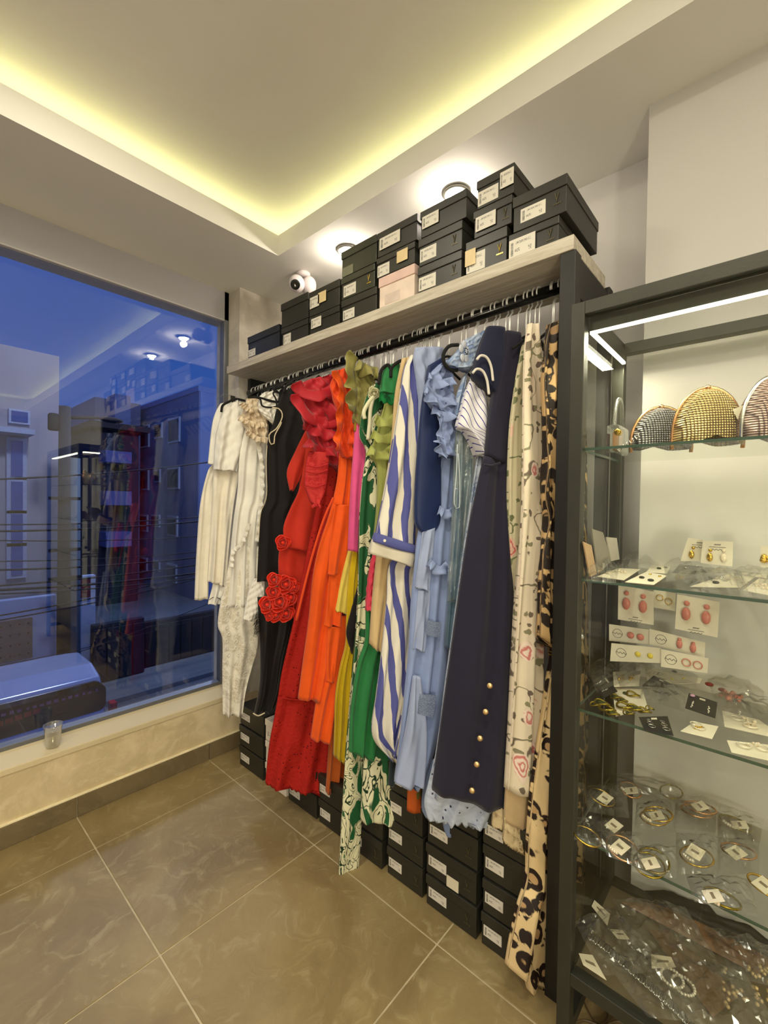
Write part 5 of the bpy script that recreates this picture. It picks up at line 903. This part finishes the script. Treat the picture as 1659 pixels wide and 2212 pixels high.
# bottom shelf: necklaces in large bags
z5 = SH[4]+.002
cn = empty('chain_necklace', tuple(onsh(1340, 2040, z5)), 'chunky silver chain necklace lying in a long bag at the bottom of the case', 'necklace')
pts_ = spline([(1275, 2022), (1310, 2048), (1360, 2092), (1410, 2135), (1460, 2180), (1500, 2225)], 44)
for k, (a, b) in enumerate(pts_):
    p = onsh(a, b, z5+.012); q = MB(); q.tube([p+np.array([.012*math.cos(t)-.003*math.sin(t), .003*math.cos(t)+.0035*math.sin(t), .002*(k % 2)]) for t in np.linspace(0, 6.28, 9)[:-1]], .0013, 5, closed=True); q.build('link', M_SIL, cn, smooth=True)
M_GPR = plain('golden_pearl', (214, 188, 136), .2, .3, .04, bump=0); pr = empty('pearl_necklace', tuple(onsh(1600, 2110, z5)), 'golden pearl necklace heaped at the bottom right of the case', 'necklace')
for k in range(46):
    a, b = 1560+rng.rand()*110, 2085+rng.rand()*90; q = MB(); q.ball(onsh(a, b, z5+.008+.01*rng.rand()), .0045, 8, 6); q.build('pearl', M_GPR, pr, smooth=True)
for i, ((a, b), mt, lab) in enumerate((((1452, 2112), M_SIL, 'ring of silver crystals with a round clasp in the bottom bags'), ((1476, 2128), M_SIL, 'second interlocking crystal ring in the bottom bags'))):
    p = onsh(a, b, z5+.03-.008*i); q = MB()
    for k in range(22): q.ball(p+np.array([.022*math.cos(k*.2856), .022*math.sin(k*.2856), 0]), .0035, 7, 5)
    tag(q.build('crystal_ring', M_CRS, None, smooth=True), lab, 'pendant')
for i, (c4, lab) in enumerate((([(1284, 1945), (1318, 1975), (1312, 2000), (1278, 1958)], 'narrow price tag hanging at the left of the bottom shelf'), ([(1406, 2062), (1450, 2068), (1460, 2090), (1408, 2092)], 'blank price tag beside the crystal rings'), ([(1318, 2008), (1345, 2010), (1360, 2030), (1334, 2028)], 'small folded tag on the brown bag at the bottom'), ([(1250, 2060), (1280, 2064), (1310, 2118), (1260, 2085)], 'curled cream paper at the front left of the bottom shelf'))):
    tagcard(flat(c4, z5+.035), lab, (0, 0, 1))
for i, (c4, mt, lab, hh) in enumerate((([(1370, 1925), (1440, 1925), (1720, 2040), (1690, 2080)], plain('black_pouch', (34, 34, 28), .5), 'long black pouch across the back of the bottom shelf', .02), ([(1340, 1950), (1400, 1950), (1700, 2090), (1640, 2110)], plain('brown_leather_pouch', (134, 98, 68), .4), 'long brown leather belt bag across the bottom shelf', .018), ([(1400, 2010), (1440, 2010), (1600, 2150), (1540, 2200)], plain('dark_brown_lining', (120, 94, 66), .4), 'dull brown bag beneath the crystal rings', .014))):
    bag(c4, z5, lab, hh, seed=40+i, cat='pouch', mat=mt)
for i, (c4, w_) in enumerate((([(1240, 1990), (1330, 1960), (1440, 2100), (1300, 2110)], 'the silver chain start'), ([(1320, 1940), (1480, 1960), (1560, 2090), (1380, 2070)], 'the brown bag'), ([(1290, 2060), (1420, 2060), (1520, 2212), (1400, 2200)], 'the middle of the chain'), ([(1420, 2080), (1600, 2090), (1690, 2230), (1500, 2230)], 'the crystal rings and pearls'), ([(1520, 2000), (1690, 2060), (1700, 2140), (1570, 2110)], 'the back right pouch'))):
    bag(c4, z5+.024, f'large glossy clear bag over {w_} on the bottom shelf', .028, seed=60+i, nx=20)
# cables on the floor behind the case
for i, (pp, lab) in enumerate(((((1262, 2165), (1270, 2185), (1290, 2212), (1312, 2205), (1310, 2180), (1285, 2165)), 'thin brown cable looping under the display case'), (((1235, 2212), (1262, 2203), (1300, 2215), (1330, 2205), (1350, 2212)), 'second thin brown cable along the floor under the case'))):
    q = MB(); q.tube([on(a, b, 2, .006) for a, b in spline(pp, 30)], .0025, 6); tag(q.build('cable', plain('brown_cable', (92, 74, 46), .5)), lab, 'cable')
# plastic cup on the sill
cp = on(127, 1630, 2, .322); cp = np.array([cp[0], YW+.045, .322]); r0_ = .026
cu = empty('plastic_cup', tuple(cp), 'clear plastic cup half full of water on the window sill', 'cup')
q = MB(); q.lathe([(.024, 0), (.034, .092), (.036, .093), (.0345, .0955), (.0325, .093), (.0235, .003)], cp, 28); q.build('cup_wall', glassmat('cup_plastic', (.95, .95, .92), .10, .8, 2.0, .05, .12, (.9, .9, .85)), cu, smooth=True)
q = MB(); q.lathe([(.0225, .003), (.0275, .045)], cp, 28); q.build('water', glassmat('water', (.93, .93, .88), .06, .8, 3), cu, smooth=True)
# ---------------------------------------------------------------- outside: street at dusk
G_ = -3.4
M_ASP = plain('asphalt', (96, 100, 104), .85, 0, .15, 1.2); M_PAV = plain('concrete_pavement', (120, 124, 126), .85, 0, .1, 1)
struct(bx('street', (-40, 4, G_-.3), (60, 11.6, G_), M_ASP)); struct(bx('pavement', (-40, 11.6, G_-.3), (60, 80, G_+.12), M_PAV, bevel=.02))
M_BA = plain('lilac_render', (160, 154, 160), .9, 0, .06, .8); M_BB = plain('slate_blue_render', (112, 124, 160), .9, 0, .06, .8); M_BB2 = plain('paler_blue_render', (124, 142, 186), .9, 0, .05, .8)
M_WIN = plain('dark_window_glass', (34, 38, 60), .15, .2, .1, 1, 0); M_WINB = plain('blue_window_glass', (70, 100, 160), .1, .3, .1, 1, 0); M_FRM = plain('pale_window_frame', (170, 176, 196), .7); M_DKW = plain('dark_wall', (44, 42, 48), .9, 0, .12, 1); M_WHT = plain('pale_blue_wall', (170, 184, 214), .85, 0, .06, 1)
def bld(name, a, b, mat, lab):
    e = empty(name, ((a[0]+b[0])/2, (a[1]+b[1])/2, a[2]), lab, 'building'); bx('walls', a, b, mat, e); return e
def winY(e, yp, x0p, y0p, x1p, y1p, mat=M_WIN, fr=.12, nm='window'):       # window on a wall y = yp, from photo px
    a = on(x0p, y0p, 1, yp); b = on(x1p, y1p, 1, yp); c_ = on(x1p, y0p, 1, yp); x0, x1, z0, z1_ = min(a[0], b[0]), max(a[0], b[0]), b[2], a[2]
    f = bx(nm, (x0-fr, yp-.10, z0-fr), (x1+fr, yp, z1_+fr), M_FRM, e); bx('pane', (x0, yp-.13, z0), (x1, yp-.10, z1_), mat, f)
def winX(e, xp, x0p, y0p, x1p, y1p, mat=M_WIN, fr=.1):
    a = on(x0p, y0p, 0, xp); b = on(x1p, y1p, 0, xp); y0, y1 = min(a[1], b[1]), max(a[1], b[1]); z0, z1_ = b[2], a[2]
    f = bx('window', (xp-.08, y0-fr, z0-fr), (xp, y1+fr, z1_+fr), M_FRM, e); bx('pane', (xp-.11, y0, z0), (xp-.08, y1, z1_), mat, f)
YA = 14.0
pa = on(128, 770, 1, YA); ba = bld('lilac_building', (-14, YA, G_), (pa[0], YA+9, pa[2]), M_BA, 'pale lilac building with a tall stair window strip at the left across the street')
for a, b in ((952, 1030), (1040, 1102), (1110, 1172), (1180, 1240)): winY(ba, YA, 22, a, 47, b, M_WINB, .08)
winY(ba, YA, 23, 888, 58, 914, M_WINB, .05)
p0, p1 = on(-60, 925, 1, YA), on(62, 945, 1, YA); bx('canopy', (p0[0], YA-.7, p1[2]), (p1[0], YA, p1[2]+.12), M_FRM, ba)
YB = 20.5; pb = on(430, 838, 1, YB); pl = on(256, 905, 0, pb[0]); bb_ = bld('blue_building', (pb[0], YB, G_), (pb[0]+16, pl[1], pb[2]), M_BB, 'blue grey three storey building with small framed windows, right half of the window view')
bx('parapet', (pb[0]-.06, YB-.06, pb[2]-.15), (pb[0]+16, pl[1]+.06, pb[2]+.1), M_BB2, bb_); bx('side_face', (pb[0]+.05, YB-.04, G_), (pb[0]+16, YB, pb[2]-.15), M_BB2, bb_)
for r_ in ((308, 925, 322, 962), (338, 920, 350, 942), (368, 910, 388, 950), (308, 1018, 321, 1055), (366, 1015, 387, 1052), (338, 1018, 346, 1038), (305, 1115, 319, 1145), (331, 1115, 345, 1135), (366, 1118, 383, 1155), (302, 1205, 318, 1232), (335, 1213, 345, 1230), (364, 1220, 381, 1255)): winX(bb_, pb[0], *r_)
# middle houses
YM = 27; pm = on(205, 857, 1, YM); pm2 = on(262, 905, 1, YM); bm = bld('tower_house', (pm[0], YM, G_), (min(pm2[0]+1.5, 9.6), YM+6, pm[2]), M_BB, 'small pale house with a square stair tower in the gap between the two large buildings')
bx('tower', (on(232, 857, 1, YM)[0], YM-1.2, pm[2]-3), (on(265, 857, 1, YM)[0], YM, pm[2]+.1), M_BB2, bm)
YD = 22.5; pd = on(195, 925, 1, YD); pd2 = on(300, 930, 1, YD); bd = bld('balcony_house', (pd[0], YD, G_), (pd2[0], YD+3, pd[2]), plain('dusky_wall', (50, 46, 62), .9), 'dark house with lilac balconies behind the utility poles')
for a, b in ((972, 1002), (1060, 1092), (1150, 1180)):
    q0, q1 = on(229, a, 1, YD-1), on(285, b, 1, YD-1); s_ = bx('balcony', (q0[0], YD-1, q1[2]), (q1[0], YD, q0[2]), plain('lilac_balcony', (92, 96, 150), .85), bd, bevel=.02); bx('balcony_door', (q0[0]+.3, YD-.03, q0[2]), (q1[0]-.5, YD, q0[2]+1.4), M_WIN, bd)
pr_ = on(210, 905, 1, YD); bx('roof_slab', (pd[0]-.2, YD-.8, pd[2]), (pd2[0]+.2, YD+3.2, pd[2]+.25), plain('brown_roof', (58, 50, 54), .9), bd)
# street walls and gates
def fence_(nm, lab, x0p, x1p, ytp, yw_, mat, cat='wall', n=0):
    a = on(x0p, ytp, 1, yw_); b = on(x1p, ytp, 1, yw_); e = empty(nm, ((a[0]+b[0])/2, yw_, G_), lab, cat); bx('wall_face', (a[0], yw_, G_), (b[0], yw_+.2, a[2]), mat, e, bevel=.02)
    for k in range(n):
        x = a[0]+(b[0]-a[0])*(k+.5)/n; bx('panel', (x-(b[0]-a[0])/n*.46, yw_-.05, G_+.15), (x+(b[0]-a[0])/n*.46, yw_, a[2]-.12), mat, e, bevel=.01)
    return e
fence_('garden_wall', 'dark garden wall along the far pavement at the right', 312, 520, 1345, 13.2, M_DKW, n=9); fence_('gate', 'tall dark sliding gate behind the van', 200, 312, 1352, 12.9, plain('dark_gate_paint', (36, 38, 50), .6), 'gate', n=4)
fence_('white_wall', 'pale wall with a dark red poster beside the utility pole', 168, 207, 1245, 13.3, M_WHT); fence_('corner_wall', 'pale blue wall with a brown patch at the far left', -120, 122, 1312, 13.0, M_WHT)
a = on(170, 1252, 1, 13.2); b = on(196, 1290, 1, 13.2); tag(bx('poster', (a[0], 13.22, b[2]), (b[0], 13.27, a[2]), plain('dark_red_poster', (110, 34, 50), .7)), 'dark red poster on the pale wall beside the pole', 'poster')
a = on(-30, 1348, 1, 12.9); b = on(70, 1420, 1, 12.9); e = empty('notice_board', ((a[0]+b[0])/2, 12.93, b[2]), 'brown perforated panel on the pale corner wall', 'panel'); bx('board', (a[0], 12.9, b[2]), (b[0], 12.98, a[2]), plain('brown_panel', (118, 106, 106), .8), e)
for i in range(5):
    for j in range(4): bx('hole_plate', (a[0]+(i+.45)*(b[0]-a[0])/5, 12.885, b[2]+(j+.45)*(a[2]-b[2])/4), (a[0]+(i+.6)*(b[0]-a[0])/5, 12.9, b[2]+(j+.6)*(a[2]-b[2])/4), M_DKW, e)
# utility poles, street lamp, transformer
def pole(nm, xp, ytop, yp, r_, mat, lab):
    a = on(xp, ytop, 1, yp); q = MB(); q.lathe([(r_*1.25, 0), (r_, a[2]-G_)], (a[0], yp, G_), 14); e = empty(nm, (a[0], yp, G_), lab, 'utility pole'); q.build('shaft', mat, e, smooth=True); return e, a
e, a = pole('utility_pole', 140, 878, 12.3, .115, plain('dark_wood_pole', (44, 46, 58), .9), 'dark utility pole carrying the cables, left of the middle of the window')
for k, z in enumerate((1080, 1190, 1250)): zz = on(140, z, 1, 12.3)[2]; bx('crossarm', (a[0]-.32, 12.14, zz), (a[0]+.32, 12.2, zz+.07), M_DKW, e)
q = MB(); zz = on(140, 900, 1, 12.3)[2]; q.lathe([(.09, 0), (.11, .03), (.11, .34), (.08, .38)], (a[0]-.22, 12.25, zz-.35), 14); q.build('transformer', M_DKW, e, smooth=True)
q = MB(); q.tube([(a[0]+.1, 12.2, a[2]-.25), (a[0]+.6, 12.0, a[2]-.2)], .04, 8); q.ball((a[0]+.85, 11.95, a[2]-.22), .12, 12, 8, sc=(2.2, 1, .6)); q.build('lamp_head', M_DKW, e, smooth=True)
pole('concrete_pole', 160, 990, 12.8, .13, plain('concrete_post', (104, 116, 126), .85, 0, .1, 2), 'slim concrete pole just right of the dark utility pole')
ORD = ['first', 'second', 'third', 'fourth', 'fifth', 'sixth', 'eighth', 'ninth', 'tenth', 'eleventh', 'seventh', 'thirteenth', 'twelfth']; CB = plain('black_cable_rubber', (20, 22, 34), .7)
for i, (y0p, y1p, yc, r_) in enumerate(((1030, 985, 11.2, .018), (1125, 1106, 11.3, .014), (1140, 1114, 11.4, .022), (1158, 1150, 11.5, .012), (1205, 1180, 11.2, .012), (1225, 1190, 11.3, .02), (1270, 1220, 11.4, .028), (1278, 1232, 11.1, .016), (1335, 1205, 10.8, .014), (1345, 1216, 10.9, .014), (1262, 1200, 11.6, .02), (1480, 1260, 10.2, .008), (1445, 1300, 10.4, .007))):
    a = on(-80, y0p+8, 1, yc); b = on(560, y1p-4, 1, yc); P = [a*(1-t)+b*t+np.array([0, 0, -.25*4*t*(1-t)*.5]) for t in np.linspace(-.25, 1.3, 30)]
    q = MB(); q.tube(P, r_, 5); tag(q.build('overhead_cable', CB, None, smooth=True), f'black overhead cable outside the window, {ORD[i]} counted from the top at its left end', 'cable', 'overhead cables outside the window')
# van parked below the window
YV = 7.0; M_VAN = plain('silver_van_paint', (176, 188, 216), .25, .3, .03, 1, 0); M_VG = plain('black_van_glass', (16, 20, 22), .08, .1, .05, 1, 0)
vr = on(216, 1422, 1, YV); zt = on(200, 1412, 1, YV+.95)[2]-.12; xr = vr[0]; zr = zt-.02
vn = empty('minibus', (xr-2.4, YV+.9, G_), 'silver minibus parked in the street just below the window', 'van')
prof = [(0, .55), (0, 1.15), (.03, 1.75), (.07, zt-G_-.22), (.22, zt-G_), (.6, zt-G_+.10), (1.3, zt-G_+.10), (1.68, zt-G_), (1.83, zt-G_-.22), (1.9, 1.2), (1.9, .45), (.1, .45)]
hV = zt-G_
V = []; L_ = 4.9; nst = 9
for i, (dx, sc_) in enumerate(((0, .80), (-.03, .9), (-.12, .965), (-.3, 1.0), (-L_+.4, 1.0), (-L_+.15, .95), (-L_, .82))):
    for (y, z) in prof: V.append((xr+.13+dx+(.0 if z < 1.5 else -.06*(z-1.5)), YV+.95+(y-.95)*min(1, sc_+.08), G_+.45+(z-.45)*(.94+.06*sc_)))
n_p = len(prof); Fs = [(i*n_p+j, i*n_p+(j+1) % n_p, (i+1)*n_p+(j+1) % n_p, (i+1)*n_p+j) for i in range(6) for j in range(n_p)]; Fs += [tuple(range(n_p))[::-1], tuple(6*n_p+k for k in range(n_p))]
q = MB(); q.add(V, Fs); vb = q.build('body', M_VAN, vn, smooth=False, bevel=.05); vb.modifiers['bevel'].segments = 4
# side window band with rounded corners, on the side towards the shop
c4 = [on(-60, 1516, 1, YV-.02), on(226, 1473, 1, YV-.02), on(228, 1515, 1, YV-.02), on(-60, 1592, 1, YV-.02)]
wz0, wz1, wx1 = on(224, 1528, 1, YV-.02)[2], on(219, 1477, 1, YV-.02)[2], on(228, 1490, 1, YV-.02)[0]
def rrect(x0, x1, z0, z1_, r_, y, t, mat, nm, par):
    P = [(x+r_*math.cos(a), z+r_*math.sin(a)) for x, z, a0 in ((x1-r_, z1_-r_, 0), (x0+r_, z1_-r_, 90), (x0+r_, z0+r_, 180), (x1-r_, z0+r_, 270)) for a in np.radians(np.linspace(a0, a0+90, 6))]
    n_ = len(P); q = MB(); q.add([(x, y, z) for x, z in P]+[(x, y+t, z) for x, z in P], [tuple(range(n_)), tuple(range(n_, 2*n_))[::-1]]+[(k, n_+k, n_+(k+1) % n_, (k+1) % n_) for k in range(n_)]); return q.build(nm, mat, par)
rrect(wx1-2.4, wx1, wz0-.02, wz1, .09, YV-.04, .22, M_VG, 'side_window', vn); rrect(wx1-4.4, wx1-2.46, wz0-.02, wz1, .09, YV-.04, .22, M_VG, 'side_window', vn)
bx('trim_strip', (xr-4.6, YV-.045, wz0-.52), (xr+.02, YV+.05, wz0-.44), plain('grey_trim', (70, 74, 82), .5), vn, bevel=.01)
bx('bumper', (xr-4.7, YV-.06, G_+.35), (xr+.16, YV+.3, G_+.75), plain('dark_bumper', (44, 46, 50), .6), vn, bevel=.03)
pl_ = on(244, 1536, 1, YV); bx('tail_lamp', (pl_[0]-.03, YV-.02, pl_[2]-.1), (pl_[0]+.05, YV+.12, pl_[2]+.12), plain('red_lamp_lens', (190, 30, 50), .2), vn, bevel=.01)
q = MB()
for k in range(30):
    x = wx1-.1-k*.075; q.box((x-.05*(.5+.5*rng.rand()), YV-.044, wz1-.085), (x, YV-.041, wz1-.04-.02*rng.rand()))
q.build('window_lettering', plain('pink_lettering', (150, 90, 120), .6), vn)
q = MB()
for k in range(7): q.box((wx1-1.35+k*.09, YV-.044, wz1-.22+.01*k), (wx1-1.28+k*.09, YV-.041, wz1-.16+.01*k))
q.build('red_sticker', plain('red_sticker_print', (170, 40, 50), .6), vn)
for x in (xr-.8, xr-4.0):
    q = MB(); q.lathe([(.2, -.1), (.33, -.1), (.34, -.05), (.34, .1), (.2, .12)], (x, YV+.1, G_+.34), 24, axis=(0, 1, 0)); q.build('wheel', plain('tyre_rubber', (24, 24, 26), .8), vn, smooth=True)
